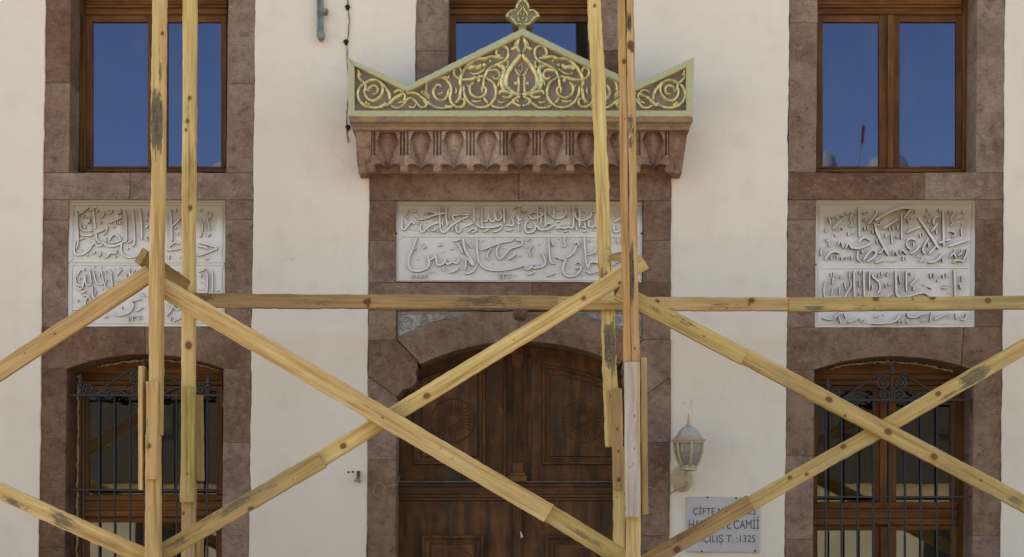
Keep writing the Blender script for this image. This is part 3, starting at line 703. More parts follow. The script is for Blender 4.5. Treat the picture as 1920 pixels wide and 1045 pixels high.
# one pen stroke per entry: "width x y x y ...", in the units of its close-up; "width x y" alone is a dot
TXT={
'C_top':[(C1,"4.4 1150 372 1000 392 860 428 740 478 620 508 530 490 480 425 450 380;4 720 368 770 338 850 348 940 372 1010 388;4 455 625 380 570 300 655 225 738 180 728 160 650 185 515;3 300 295 265 380 240 445;3.4 400 325 440 345 475 300 450 265;3 260 500 290 450;4.2 1020 575 905 605 800 650 720 720 640 790 590 770 575 690 605 580;4 1015 205 1015 450 1028 715;4 1160 215 1160 480 1190 665;4.4 1665 440 1540 495 1420 560 1290 645 1200 730 1120 800 1060 780 1020 715;4 1380 565 1300 470 1330 425 1450 408 1690 405;4.4 1775 580 1680 630 1570 672;4 1785 215 1785 420 1790 570;4 1640 800 1720 730 1800 708 1850 740 1780 790 1710 800;3.6 1380 645 1395 780 1450 800 1530 695;3 1390 620 1435 665;3.6 960 715 880 765 830 755;3 540 560 540 620;2.6 660 350 665 410;2.6 760 740 770 790;2.6 970 750 970 800;3.4 1090 520 1070 610 1090 650;2.6 1310 690 1290 780;2.6 1555 540 1560 570;3 720 590;3.2 870 510;3 350 715;3.2 450 740;3 850 700;3 1690 490;3 1560 380;2.6 1230 430 1230 500;2.6 1880 460 1880 520"),
 (C2,"4.2 105 215 105 400 112 565;4.2 278 215 282 450 292 730;4.2 780 235 780 420 790 610;4 320 540 365 562 420 500 440 370;4 425 440 500 562 580 510 560 300;4 585 470 640 540 710 505 725 430 680 310;4.6 140 600 250 680 420 692 600 672 735 615;4 745 630 705 720 610 775 520 800;4.6 440 728 300 792;4 820 645 890 635 945 655 995 620 965 520 930 395;3.4 950 380 990 440 1000 490;4.6 985 730 820 762;2.2 1120 200 1112 500 1110 795;3.4 1055 410 1108 525 1195 490;3.4 1065 580 1110 612 1155 580;2.6 1075 212 1165 212;4.2 1320 370 1370 470 1430 502 1560 452 1690 390;4 1340 400 1420 350 1510 352;3.6 1560 370 1680 370;4 1530 205 1540 565;4 1600 290 1612 630;4 1700 205 1712 610;4 1890 205 1900 500;4.2 1275 560 1248 680 1275 790 1365 805 1460 760 1492 660 1455 580;3.4 1280 585 1335 530;3.4 1300 692 1385 692;4.2 1515 650 1580 732 1700 742 1820 702 1910 650;4 1680 680 1760 600 1845 622;3.4 1780 330 1800 420;3.8 1830 395 1905 500;2.6 840 560;3 850 470;3 930 570;2.6 470 770;2.6 205 775;2.8 1590 240;2.8 990 280;2.6 1030 250;2.8 1720 790;2.8 1830 795;2.6 1180 330;3 1210 350 1280 300;2.6 1540 770;2.8 190 480"),
 (C3,"4.2 5 492 130 480 230 420 252 330 220 240;4.2 418 200 420 640 370 705 300 680 220 712 130 690 25 725;4.2 460 330 470 450 540 530 640 532 760 480 815 420 812 335;3.6 815 330 885 335 910 250;4.2 560 232 558 700;4 120 540 40 572;4.2 305 760 200 792;4 600 660 650 695 690 690 660 580;4 975 692 890 650 860 682 760 655 770 520;4 730 760 630 792;4 900 440 930 690;4 1490 480 1330 572;4 1340 620 1335 775 1405 792 1485 740;2.8 70 320;3.2 285 440;3.2 290 520;2.8 660 350;2.8 640 420;2.8 490 690 490 760;2.8 880 740 880 775;3 1390 410;2.6 1370 650;2.8 150 640;2.8 250 630;2.8 335 620;2.6 85 770;3.6 1530 250 1540 700;3.6 1700 250 1700 690 1600 740;3 1800 500 1730 560")],
'C_low':[(C4,"4.6 460 70 405 230 350 370 300 500 290 620 340 730 450 762 580 742 690 680 722 600 690 500 660 440;4.2 700 545 780 510 830 460 850 400;4.4 850 420 862 560 900 642 1000 612 1040 545 1062 500;4.4 1040 570 1100 622 1190 572 1270 602 1325 540 1290 460;4.6 1330 680 1250 750 1130 792;3 1000 690 1020 760;3.4 1290 180 1350 280 1412 410;4.6 1410 80 1430 222 1460 350 1560 500 1640 645;3.4 1470 470 1470 620 1440 745;4 1485 480 1560 580 1620 660;4.6 1685 640 1630 745 1540 800 1440 803;3.8 1690 80 1700 350 1740 600;4 1355 112 1190 152;3.4 1515 170 1590 290;4.4 600 210;3 580 295 650 250;4.4 945 180;2.8 900 240 970 220;2.8 410 320 440 280;3.2 480 510;2.8 975 380;2.8 1015 350;2.8 1165 310;2.8 1205 300;3 790 770;3 730 795;3 850 790;1.8 355 840 360 915;1.8 430 835 460 870 465 915;1.8 530 835 545 875 545 915;1.8 600 840 670 840 630 860 630 915"),
 (C5,"4.4 155 70 170 400 200 560 300 690 480 742 700 742 920 702 1125 640;4 1130 650 1180 732 1270 692 1310 620;4 1290 682 1370 702 1430 620;4.4 1400 690 1500 672 1562 610 1550 500 1480 380;4.6 925 70 860 132 600 190 240 332;4 620 212 562 340 582 470 640 512 720 442 850 302 1000 252 1090 212 1070 132 960 125;5 965 400 880 470 790 525;3 450 290 370 440 400 540;3 1300 222 1232 350 1265 480;4 1630 70 1650 400 1680 580 1770 612;3 1690 150 1740 255;4 1335 790 1190 835;4 1600 862 1770 800;2.8 265 150;2.8 325 120;2.6 510 90;2.6 490 600;2.6 720 600;2.8 940 560;2.8 1060 450;2.8 1170 280;2.8 1440 220;3 1190 150 1260 70;3.6 1550 780;1.8 605 810 625 920;1.8 670 820 700 850 735 815;1.8 700 850 710 920;1.8 800 815 830 850 855 810;1.8 830 850 830 915;2.6 950 850;2.8 690 290;2.4 30 90"),
 (C6,"3 220 40 190 150 220 205 200 262 160 240;4.4 455 232 400 360 320 440 225 492;4 390 212 460 160 505 255;4 15 492 60 460 110 512 150 500 235 545;4.2 240 500 180 650 172 770 250 862 400 862 510 772 555 660;3 420 620 480 570 545 625;3.6 410 702 540 690;4 600 40 620 300 640 550 680 722;4 925 240 800 380 645 432;4.4 695 702 712 602 800 572 960 615;4.4 640 762 740 802 970 735;2.6 80 100;2.6 330 90;2.6 740 110 740 170;2.6 880 180;3.2 825 440;2.6 870 420;2.6 305 660;2.8 570 840;2.6 730 830;2.8 890 840;3.6 1290 60 1300 200;3.6 1450 120 1460 700;3.4 1250 600 1350 560;4 1000 640 1250 620;3 1560 640 1480 790 1300 800;3.4 1680 500 1620 600")],
'R_top':[(R1,"4.6 1010 235 1010 430 1015 700 1015 905;6 1930 285 1750 332 1560 432 1370 545;4 1345 590 1400 730 1500 950;3.6 1390 300 1400 390 1320 500 1210 622;3 1490 560 1500 620 1425 650 1360 620;4 1890 510 1720 620 1550 732;4 660 500 540 610 415 732;3.4 600 450 620 400 655 460;3.4 870 355 800 545;3 845 560 830 650 780 685;3.2 330 450 365 560 370 630;2.8 405 470;3 515 440 515 510;3 750 330 745 410;3.2 1130 380;3 1200 350;2.8 1155 480 1145 560;2.6 270 720 270 800;2.8 490 840 485 900;3 510 770;3 590 770;2.6 620 690 650 740;2.8 890 830;2.8 1130 690 1145 760;2.8 1210 660 1195 740;2.8 1310 740 1320 840;3 1700 700 1710 770;2.8 1775 680 1770 740;2.6 1880 650 1880 720;2.6 1620 840 1615 920;2.6 1865 880 1865 930;2.6 1740 850 1740 920;2.6 770 800 770 880"),
 (R2,"4.6 1095 330 1100 560 1108 900 1110 1110;5.6 540 465 700 700 850 925 1010 1180;4 380 270 330 345 210 485;6 385 268 200 258 0 300;3.8 165 370 165 700 165 960;4 595 685 430 745 265 825;4 1370 330 1255 530;3 1275 560 1315 600 1260 665;4.4 1000 455 920 482 880 580 898 645;4 985 600 910 690 825 792;3 1240 800 1290 780 1370 830 1350 890 1270 900;2.8 480 290 480 380;2.8 755 270 755 340;3 720 400 735 470;3 800 390;3 780 500 785 600;3 300 500 330 590;3 380 490;2.8 1020 270 1020 340;2.8 1245 300 1245 370;3 1570 310 1540 380;3.2 1490 500;3 1560 480;3 1550 590 1520 660;3 1500 700 1510 890;2.6 575 840 590 920;2.6 650 810 645 880;3 940 750 955 850;2.6 80 650 75 730;2.6 70 870 70 930"),
 (R3,"4.8 990 320 1080 222 1160 200 1260 270;4.4 1290 320 1150 400 980 452 865 425 785 340;4.6 240 705 320 590 400 530 500 520 575 565;3 200 410 155 500 155 610;3.6 530 385 600 280 665 450;3.6 700 450 775 345 850 465;3.6 985 490 975 680 1045 745;4.4 1105 725 1180 600 1280 500 1350 488 1395 560 1335 650 1190 745;3.6 1565 430 1500 535 1435 555;4.2 1565 690 1450 745 1365 765;3 1755 600 1820 495 1865 605;4.4 1370 20 1480 260 1560 410 1665 605;2.8 385 630 385 690;3 520 600 520 680;2.6 620 640 620 710;2.6 710 640 720 690;2.6 770 640;2.6 845 620 845 700;2.8 1080 490 1080 560;2.6 1410 240 1410 340;2.6 1620 110 1620 200;2.6 1740 150 1750 350;2.8 1670 730;2.8 1760 740;2.8 1830 730;2.8 340 340 340 410;2.8 280 220 300 300 370 240"),
 (R4,"4.6 265 295 340 232 420 228 495 275;4 268 320 300 420 365 475;4.6 585 375 480 500 365 575;3.8 765 210 672 380 640 500 692 585;4.4 765 580 850 490 935 395;4.4 1090 555 980 680 900 742 750 758;4.4 1010 325 1085 300;4.4 1140 280 1260 240;4.6 1700 240 1450 330 1225 402;3.8 1235 650 1330 560 1385 665;3.6 1430 625 1515 530;3.6 1640 450 1620 570 1540 725;3.8 1310 770 1420 712 1560 745;3.6 130 545 180 480 275 585;3 15 500 72 605;3.8 685 650 560 758;2.8 200 630 200 720;2.6 260 660;2.8 430 290 430 390;2.8 770 320 775 410;3 490 640 530 620 560 580;2.8 1090 680 1090 750;2.8 1360 470 1340 560;2.8 1525 460 1500 600;3 1300 190 1390 140")],
'R_low':[(R5,"4.4 600 110 605 350 612 640;4.4 745 108 752 350 765 640;4.4 1225 108 1232 300 1240 470 1290 520;3.2 830 115 830 400;3 178 255 150 380 155 480 190 560 300 600;3 530 115 530 230;2.8 255 150 255 200;2.8 300 130 290 190;3 280 210 280 330;3 285 360 262 480;3 385 350 380 480;3.2 455 290 485 410;3.2 545 240 560 340 520 400 450 530;3.8 872 160 890 210 940 250 985 310 990 400 950 470;4 1165 455 1080 510 960 560;2.8 690 110 690 160;2.8 685 260 685 350;2.8 690 440 690 480;2.8 410 180 400 230;2.6 975 150 975 210;3 1015 125 1015 180;2.6 1110 130 1100 200;2.6 1080 310 1085 370;2.6 1130 290 1120 330;2.6 880 330 870 390;2.6 1000 450;3.2 385 730 290 845;3.4 370 800 405 905;3 450 755 482 835;3 490 885 560 870 645 820;3 705 830 690 870;3 775 850 740 895;3.6 865 905 1000 905 1190 880 1290 775;2.8 900 810 980 780;2.6 1045 770;3 120 820 200 840 290 845"),
 (R6,"4.2 25 110 22 300 32 450 100 510 200 500 430 442 525 492;3.8 178 108 180 430;4.4 902 92 912 300 922 640;3 1020 190 1020 280;3.4 985 310 1010 390;3.8 355 210 300 270 235 335;3 70 180 95 310;4.4 455 320;3.6 505 350 570 380;3 250 140 250 180;3 540 150 550 230;2.8 600 150 595 210;3 725 170 740 220;2.8 790 145 785 200;2.8 655 240 655 280;3 710 370 770 370 805 330;2.8 735 330;3 290 350 292 410;2.8 815 450;3.6 185 745 215 805 300 815 360 790 480 745;3.2 465 840 395 875;3.4 105 760 50 840 -5 885;3 560 735 535 890;3 600 850 700 800 840 745;3 925 750 935 850;3.4 1085 755 1070 830 1000 850;2.6 830 820;2.6 380 820;1.8 70 860 70 920;1.8 120 870 120 910;1.8 190 860 200 910;2 265 880")],
'L_top':[(L1,"3.8 515 235 280 402;3.6 500 315 665 235;4 605 280 630 500 655 735;4 235 320 250 500 265 800 265 1020 230 1180;3 320 575 320 680 380 752 480 772 595 760;2.8 450 470 500 450 525 550 470 612;4 1245 460 945 592;4 890 722 675 815;3 932 665 902 780 830 870;4 1300 300 1340 450 1352 700 1360 900 1350 1000 1300 1020;4 1490 280 1510 430 1530 700 1540 960 1530 1060 1490 1120;4 1650 250 1680 500 1702 960;2.8 710 280 690 340;2.8 385 390 385 480;3 760 450 810 450 850 360 790 330;3 935 290 980 380 1045 290;3 1205 270 1220 350 1160 400;2.6 770 550 770 610;2.6 1070 650 1070 710;2.4 1115 560 1115 620;2.4 1160 580 1160 630;2.4 1215 560 1210 620;3 430 640 430 710;3 1820 350 1820 430;2.6 1790 500 1790 550;3.4 1770 690 1840 660"),
 (L2,"4.2 310 85 375 140 500 150 610 125;3.4 300 240 410 208;4.4 490 212 550 262 645 292 570 372 530 452 440 532 330 582 215 572 180 482 188 350 222 270;4.2 640 295 690 372 765 382 845 310 900 372 1050 392 1200 342 1320 250;4 955 285 1020 170 1095 128 1195 195 1235 270;3.6 960 300 1100 300 1235 260;3.6 680 95 690 230 740 300 800 310;3 870 208 905 285;3.6 1475 258 1360 322;4.4 1250 310 1230 450 1262 560 1350 622 1450 642 1600 600 1700 540;3.4 1130 470 1112 550 1000 542 930 622 850 655;3 780 508 770 580 715 632;2.8 1400 420 1370 460;2.8 650 500 620 560;2.8 480 570 465 620;2.8 1115 600 1100 650;3.6 1830 170 1780 210 1840 270;2.6 580 570;2.6 340 470"),
 (L3,"4 160 190 180 400 185 680;3.8 325 318 190 445;4 145 755 220 690 310 705;3.2 105 810 330 780;3.6 585 305 640 400 645 490 605 615;4 575 748 650 752 730 785;3.4 590 690 750 730 862 775 720 840 580 892;2.8 700 232 760 220 762 300 720 342 740 440 752 515;2.8 240 175 240 230;2.8 610 175 610 220;3 230 480 265 455;3 720 600 760 555;3 680 930 740 935;2.8 145 880 130 940;2.6 270 535 275 580;3.6 -60 200 -40 480 -50 700;3.4 -150 150 -130 700;4 300 910 460 880 560 890;3.4 400 300 520 280;4 380 700 520 760")],
'L_low':[(L4,"3 140 190 150 290 200 332 250 330 275 250;3 150 350 200 385 240 375 270 280 290 180;3 290 170 290 262 315 322 385 322;3.2 350 90 365 200 380 312;3 410 100 430 200 455 280 500 312 560 302 552 220 522 100;3 610 235 580 330 635 392 715 378;3.2 650 90 695 170;3.2 680 170 690 280 697 375;3.4 840 80 760 182;3 900 150 900 230 835 302;3 950 70 965 215;3 1045 90 968 172;3.6 305 408 215 447;3 400 340 400 430 415 512 470 552 505 520;3.4 330 500 290 562 280 640 220 692 90 690;3 240 480 330 490 370 572;3.4 1135 530 975 572;3.4 1005 580 1010 650 940 742 800 782 685 740;3.6 1155 660 1050 722;2.8 1110 440 1190 505;2.8 635 798 560 812;1.8 935 795 945 875;1.8 985 800 1055 798;1.8 1000 805 1003 865;1.8 1080 790 1100 850 1125 785;2.4 200 210 200 250;2.6 270 70 270 110;2.4 440 410 440 460;2.6 540 390;2.4 840 650 838 690;2.6 590 110 600 150;2.8 410 40 430 60;2.6 520 60 540 50;2.6 730 80;2.6 800 60 820 70;3 160 180 220 100;3 500 150 510 200;3 180 540 160 570;3 520 480 540 520 600 470;3 560 600 700 520;3.2 620 640 800 540 900 480;2.6 740 240 800 260"),
 (L5,"3 705 115 590 172;3.2 700 150 722 250 715 475;3.2 780 150 800 230 795 475;2.6 620 200 620 250;2.6 630 330;2 580 430;2 610 430;2 645 430;3 260 140 315 240;3 100 640 200 692 270 742 320 700;3.2 100 835 150 780 205 690;2.6 170 850 165 900;3.2 190 910 250 890 330 850;3 590 855 690 825;3 700 820 740 900;3.4 300 560 420 600 560 640;3 350 300 380 500;3 440 480 470 640;3.2 360 800 500 860 600 880;2.6 850 450 900 440;3 150 580 200 640")],
}
def panel(name, pp, Y, label, rows, frames, split, hgt=0.015, mat='marble_t'):
    cx=sum(p[0] for p in pp)/4
    t=thing(name,W(cx,max(p[1] for p in pp),Y),label,'inscription panel','carved calligraphy panels')
    mm=M[mat]; og=W(cx,max(p[1] for p in pp),Y)
    s=MB(); s.ppoly(rough_edge(pp,20,0.35),Y,Y+0.03,0.004); obj('slab',s,mm,t,origin=og)
    fr=MB()
    for pts,wd in frames: fr.relief(pts,wd,0.006,Y,'flat',1.0)
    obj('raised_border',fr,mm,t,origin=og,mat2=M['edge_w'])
    for key in rows:
        mb=MB()
        for org,st in TXT[key]:
            for q in st.split(';'):
                n=[float(a) for a in q.split()]; P=tr(org,list(zip(n[1::2],n[2::2])))
                if len(P)==1: mb.dome(P[0][0],P[0][1],n[0]*0.62,hgt*0.8,Y,4,1.15)
                else: mb.relief(P,n[0]*0.95,hgt*rs.uniform(0.85,1.12),Y,'flat',0.45)
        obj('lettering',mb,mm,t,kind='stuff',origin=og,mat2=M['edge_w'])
    for x,y in split:
        pg=MB(); q=W(x,y,Y-0.002); pg.lathe([(0.0008,0.0),(0.0075,0.0),(0.009,-0.004)],(q.x,Y-0.006,q.z),8,'Y')
        obj('fixing_hole',pg,M['hole'],t)
    return t
panel('inscription_panel',[(742,376.5),(1205,377.5),(1204,530),(741.5,528)],0.012,
 'wide white panel of carved script over the door, a long raised line across its middle',['C_top','C_low'],
 [([(747,384),(1199,385)],3),([(746,384),(745.5,524)],2),([(747,525),(1199,526)],2.2),([(1199.5,385),(1199,526)],2),([(755,443),(1198,443.6)],4.2),([(755,443),(748,449)],3)],[(743.5,438),(1203,438)],0.024,'marble_w')
panel('inscription_panel',[(1529.5,374.5),(1832,374.5),(1828.5,615),(1527,616)],0.026,
 'white panel of crowded deep script in the right bay, crossed by the long ledger beam',['R_top','R_low'],
 [([(1540,503),(1690,502),(1816,502)],4),([(1537,382),(1823,382)],2),([(1536,382),(1533,606)],2),([(1823,382),(1820,606)],2),([(1534,608),(1820,607)],2)],[(1529,496.5),(1829,499)],0.034)
panel('inscription_panel',[(127.5,374),(424,375),(421.5,612.5),(125.5,613)],0.026,
 'white panel of thin carved script in the left bay, partly hidden behind two timber posts',['L_top','L_low'],
 [([(141,385),(412,385),(417,391),(416,486),(411,492),(142,491.5),(136.5,485),(137,392),(141,385)],1.8),([(141,497.5),(411,498),(416,504),(415,600),(410,605.5),(139,606),(134.5,600),(135.5,504),(141,497.5)],1.8),([(131,379),(419,380)],1.6)],[(127,494),(422,495.5)],0.020)

# ---------------------------------------------------------------- windows
FY=0.27
def wbox(name,par,x0,y0,x1,y1,Yf,Yb,mat,ch=0.004,label=None):
    mb=MB(); mb.prect(x0,y0,x1,y1,Yf,Yb,ch); return obj(name,mb,M[mat],par,label)
def sash(par, x0,y0,x1,y1, gx0,gy0,gx1,gy1, Yf, glass):
    r=MB(); r.prect(x0,y0,gx0,y1,Yf,Yf+0.045,0.005); r.prect(gx1,y0,x1,y1,Yf,Yf+0.045,0.005)
    s=obj('sash',r,M['varnish'],par)
    h=MB(); h.prect(gx0-0.4,y0,gx1+0.4,gy0,Yf+0.002,Yf+0.045,0.005); h.prect(gx0-0.4,gy1,gx1+0.4,y1,Yf+0.002,Yf+0.045,0.005)
    obj('rail',h,M['varnish_h'],s)
    q=MB(); q.prect(gx0-3,gy0-3,gx1+3,gy1+3,Yf+0.022,Yf+0.030); obj('pane',q,M[glass],s)
    return s
def upper_window(label, x0,x1, l, c0,c1, r, bot=322):
    """x0..x1 outside of the frame, l / r the left and right glass (x0,x1), c0..c1 the meeting post"""
    t=thing('upper_window',W((x0+x1)/2,bot,FY),label,'window','upper windows of the facade')
    fr=MB()
    fr.prect(x0,-46,l[0]-13,bot+1,FY,FY+0.09,0.006); fr.prect(r[1]+12,-46,x1,bot+1,FY,FY+0.09,0.006)
    obj('frame_post',fr,M['varnish'],t)
    for a,b,Y in ((-46,9,FY-0.012),(9.6,13.6,FY-0.03),(14.2,27,FY-0.006)): wbox('frame_head',t,l[0]-12.6,a,r[1]+11.6,b,Y,FY+0.08,'varnish_h')
    wbox('frame_sill',t,l[0]-12.6,bot-6,r[1]+11.6,bot+1,FY-0.01,FY+0.08,'varnish_h')
    wbox('meeting_post',t,c0,27.6,c1,bot-6.4,FY-0.016,FY+0.03,'varnish')
    sash(t,l[0]-12.2,27.5,c0+1.5,bot-6.4,l[0],41.5,l[1],312,FY+0.012,'glass_up')
    sash(t,c1-1.5,27.5,r[1]+11.2,bot-6.4,r[0],41.5,r[1],312,FY+0.014,'glass_up')
    return t
upper_window('upper left window, two blue reflecting panes behind a front and a back post',148,437,(173,277),286,304,(314,414))
upper_window('upper middle window half hidden behind the gilded pediment',840,1122,(855,962),974,987,(998,1103))
upper_window('upper right window with brown wooden frame and two unobstructed blue panes',1519,1815,(1543,1648),1665,1676,(1687,1793))

def lower_window(label, x0,x1, l, r, ytr, arch, k):
    y0,y1=ytr
    t=thing('lower_window',W((x0+x1)/2,1330,FY),label,'window','lower windows of the facade')
    fr=MB(); fr.prect(x0,700,l[0]-14,1330,FY,FY+0.09,0.006); fr.prect(r[1]+13,700,x1,1330,FY,FY+0.09,0.006)
    obj('frame_post',fr,M['varnish'],t)
    hd=MB(); A=[(960+(x-960)*0.979,y+ (1030-y)*0.021+1.0) for x,y in arch]
    hd.ppoly([(A[0][0],701)]+A+[(A[-1][0],701)],FY+0.012,FY+0.08); obj('arch_board',hd,M['varnish_h'],t)
    wbox('frame_head',t,l[0]-13.6,701.5,r[1]+12.6,713,FY+0.002,FY+0.08,'varnish_h'); wbox('frame_head',t,l[0]-13.6,713.5,r[1]+12.6,722,FY-0.012,FY+0.08,'varnish_h')
    c=(l[1]+r[0])/2
    for a,b in ((722.5,y0),(y1,1325)):
        sash(t,l[0]-13.2,a,c-7,b,l[0],a+10,l[1],(b-1.5) if a<800 else b-8,FY+0.012,'glass_low')
        sash(t,c+7,a,r[1]+12.2,b,r[0],a+10,r[1],(b-1.5) if a<800 else b-8,FY+0.014,'glass_low')
    wbox('meeting_post',t,c-9,722.5,c+5,y0+10,FY-0.016,FY+0.03,'varnish'); wbox('meeting_post',t,c-8,y1+2,c+6,1325,FY-0.016,FY+0.03,'varnish')
    wbox('transom',t,l[0]-13.6,y0+0.5,r[1]+12.6,y0+11,FY-0.014,FY+0.08,'varnish_h'); wbox('transom',t,l[0]-13.6,y0+11.3,r[1]+12.6,y1-13,FY-0.004,FY+0.08,'varnish_h'); wbox('transom',t,l[0]-13.6,y1-12.6,r[1]+12.6,y1-0.5,FY-0.010,FY+0.08,'varnish_h')
    bd=MB()                                          # the ragged bead of mortar between wood and stone
    P=[(x+rs.uniform(-1,1),y+2.5+rs.uniform(-1.6,1.6)) for x,y in smooth2(A[2:-1],3)]
    bd.tube([tuple(W(x,y,FY-0.004)) for x,y in P],[0.006+rs.uniform(-0.003,0.006) for _ in P],5)
    xs=x0+9 if k<0 else x1+1
    P=[(xs+rs.uniform(-1.4,1.4)-(y-900)*0.010,y) for y in range(705,1330,7)]
    bd.tube([tuple(W(x,y,FY-0.006)) for x,y in P],[0.006+rs.uniform(-0.003,0.005) for _ in P],5)
    obj('mortar_bead',bd,M['bead'],t)
    return t
lower_window('lower left window with arched head, behind the iron grille and posts',136,430,(166,268),(304,405),(928,970),archL,-1)
lower_window('lower right window with arched head, behind the iron grille and crossed braces',1519,1816,(1533,1637),(1681,1782),(942,985),archR,1)

def grille(label, xl, xr, cx, ytop, ymid, bars):
    Y=0.055
    t=thing('window_grille',W(cx,1340,Y),label,'window grille','iron window grilles')
    def bar(name,x0,y0,x1,y1,hw=2.0):
        mb=MB(); mb.prect(x0,y0,x1,y1,Y-hw/S,Y+hw/S,0.002); return obj(name,mb,M['iron'],t)
    bar('cross_bar',xl-3,ytop-2,xr+3,ytop+2.2,2.6); bar('cross_bar',xl-3,ymid-1.8,xr+3,ymid+1.8,2.6); bar('cross_bar',xl-3,1230,xr+3,1234,2.6)
    for x in bars:
        mb=MB(); mb.tube([tuple(W(x,ytop+1,Y)),tuple(W(x,1338,Y))],0.0085,8); obj('upright_bar',mb,M['iron'],t,smooth=True)
    sc=MB(); r=0.0078
    def st(pts,rr=0.0098): sc.tube([tuple(W(x,y,Y)) for x,y in smooth2(pts,2)],rr,6)
    for s in (1,-1):
        f=lambda P:[(cx+s*(x-1672),y-742+ytop) for x,y in P]
        st(f(spiral(1656.5,711,3,12,40,1.55,30)+[(1655,694),(1646,695),(1628,707),(1605,722),(1592,733),(1577,742)]))
        st(f(spiral(1657,733,2,10.5,200,1.45,28)[:]+[(1664,744),(1657,747.5),(1640,741),(1622,732),(1610,728)]))
        st(f([(1610,728),(1603,729),(1597,736)]+spiral(1606,741,9,2.5,200,-1.4,24)))
        st(f([(1600,730),(1580,744)]+spiral(1566.5,731,12.5,2.5,55,1.7,30)))
        st(f([(1634,722),(1640,730)]),0.005)
        q=f([(1552,742)])[0]
        sp=MB(); sp.lathe([(0.009,0),(0.009,0.055),(0.02,0.07),(0.018,0.085),(0.026,0.10),(0.012,0.15),(0.001,0.185)],tuple(W(q[0],q[1],Y)),8); obj('spear_tip',sp,M['iron'],t)
        hk=MB(); hk.prect((xr-2 if s>0 else xl-4),ytop-2,(xr+4 if s>0 else xl+2),ytop+23,Y-0.012,Y+0.012,0.003); obj('wall_lug',hk,M['iron'],t)
    sp=MB(); sp.lathe([(0.009,0),(0.009,0.20),(0.02,0.215),(0.018,0.23),(0.026,0.245),(0.012,0.29),(0.001,0.325)],tuple(W(cx,ytop,Y)),8); obj('spear_tip',sp,M['iron'],t)
    o=obj('scrollwork',sc,M['iron'],t,smooth=True)
    return t
grille('black iron scroll grille over the lower left window, behind the posts',124,417,271,741,918.5,[157+29*i for i in range(9)])
grille('black iron scroll grille over the lower right window, under the crossed braces',1528,1823,1672,750,932,[1548+29.8*i for i in range(9)])

# ---------------------------------------------------------------- carved double door
DY=0.27
door=thing('double_door',W(975,1396,DY),'dark carved wooden double door with two rosettes, behind the crossed braces','door')
def dk(x,y): return (x,y)
up_arch=[(960+(x-960)*0.978,y+(1030-y)*0.022+0.5) for x,y in arc(738,706,975,641,1212,706,30)]
def arch_y(x):
    for a,b in zip(up_arch[:-1],up_arch[1:]):
        if a[0]<=x<=b[0]: return a[1]+(b[1]-a[1])*(x-a[0])/(b[0]-a[0])
    return up_arch[0][1] if x<up_arch[0][0] else up_arch[-1][1]
def mold(par,name,pp,widths,Y,mat):
    """nested frame round polygon pp: each (inset px, depth offset)"""
    mb=MB(); P=[(W(x,y,Y).x,W(x,y,Y).z) for x,y in pp]; n=len(P)
    A=sum(P[i][0]*P[(i+1)%n][1]-P[(i+1)%n][0]*P[i][1] for i in range(n))
    if A<0: P=P[::-1]
    rings=[(inset(P,d/S) if d>0 else P,Y+o) for d,o in widths]
    vs=[(x,y,z) for r_,y in rings for x,z in r_]; fs=[]
    for k in range(len(rings)-1):
        for i in range(n): j=(i+1)%n; fs.append((k*n+i,k*n+j,(k+1)*n+j,(k+1)*n+i))
    fs.append(tuple((len(rings)-1)*n+i for i in range(n)))
    mb.add(vs,fs); return obj(name,mb,M[mat],par)
def rosette(par,cx,cy,R,rays,Y):
    mb=MB(); q=W(cx,cy,Y); rr=R/S*1.02; n=rays*6; vs=[];fs=[]
    rings=[(1.0,0.004,0),(0.985,-0.010,0),(0.93,-0.010,0),(0.915,0.006,0),(0.84,0.006,0),(0.80,-0.004,1),(0.45,-0.010,1),(0.26,-0.002,1),(0.22,-0.010,0),(0.0,-0.020,0)]
    for r_,o,wv in rings:
        for k in range(n):
            a=2*PI*k/n; d=o+(0.030*(0.5+0.5*math.cos(rays*a)) if wv else 0)
            vs.append((q.x+rr*r_*math.cos(a),Y+d,q.z+rr*r_*math.sin(a)))
    for i in range(len(rings)-1):
        for k in range(n): l=(k+1)%n; fs.append((i*n+k,i*n+l,(i+1)*n+l,(i+1)*n+k))
    mb.add(vs,fs); return obj('rosette',mb,M['door'],par)
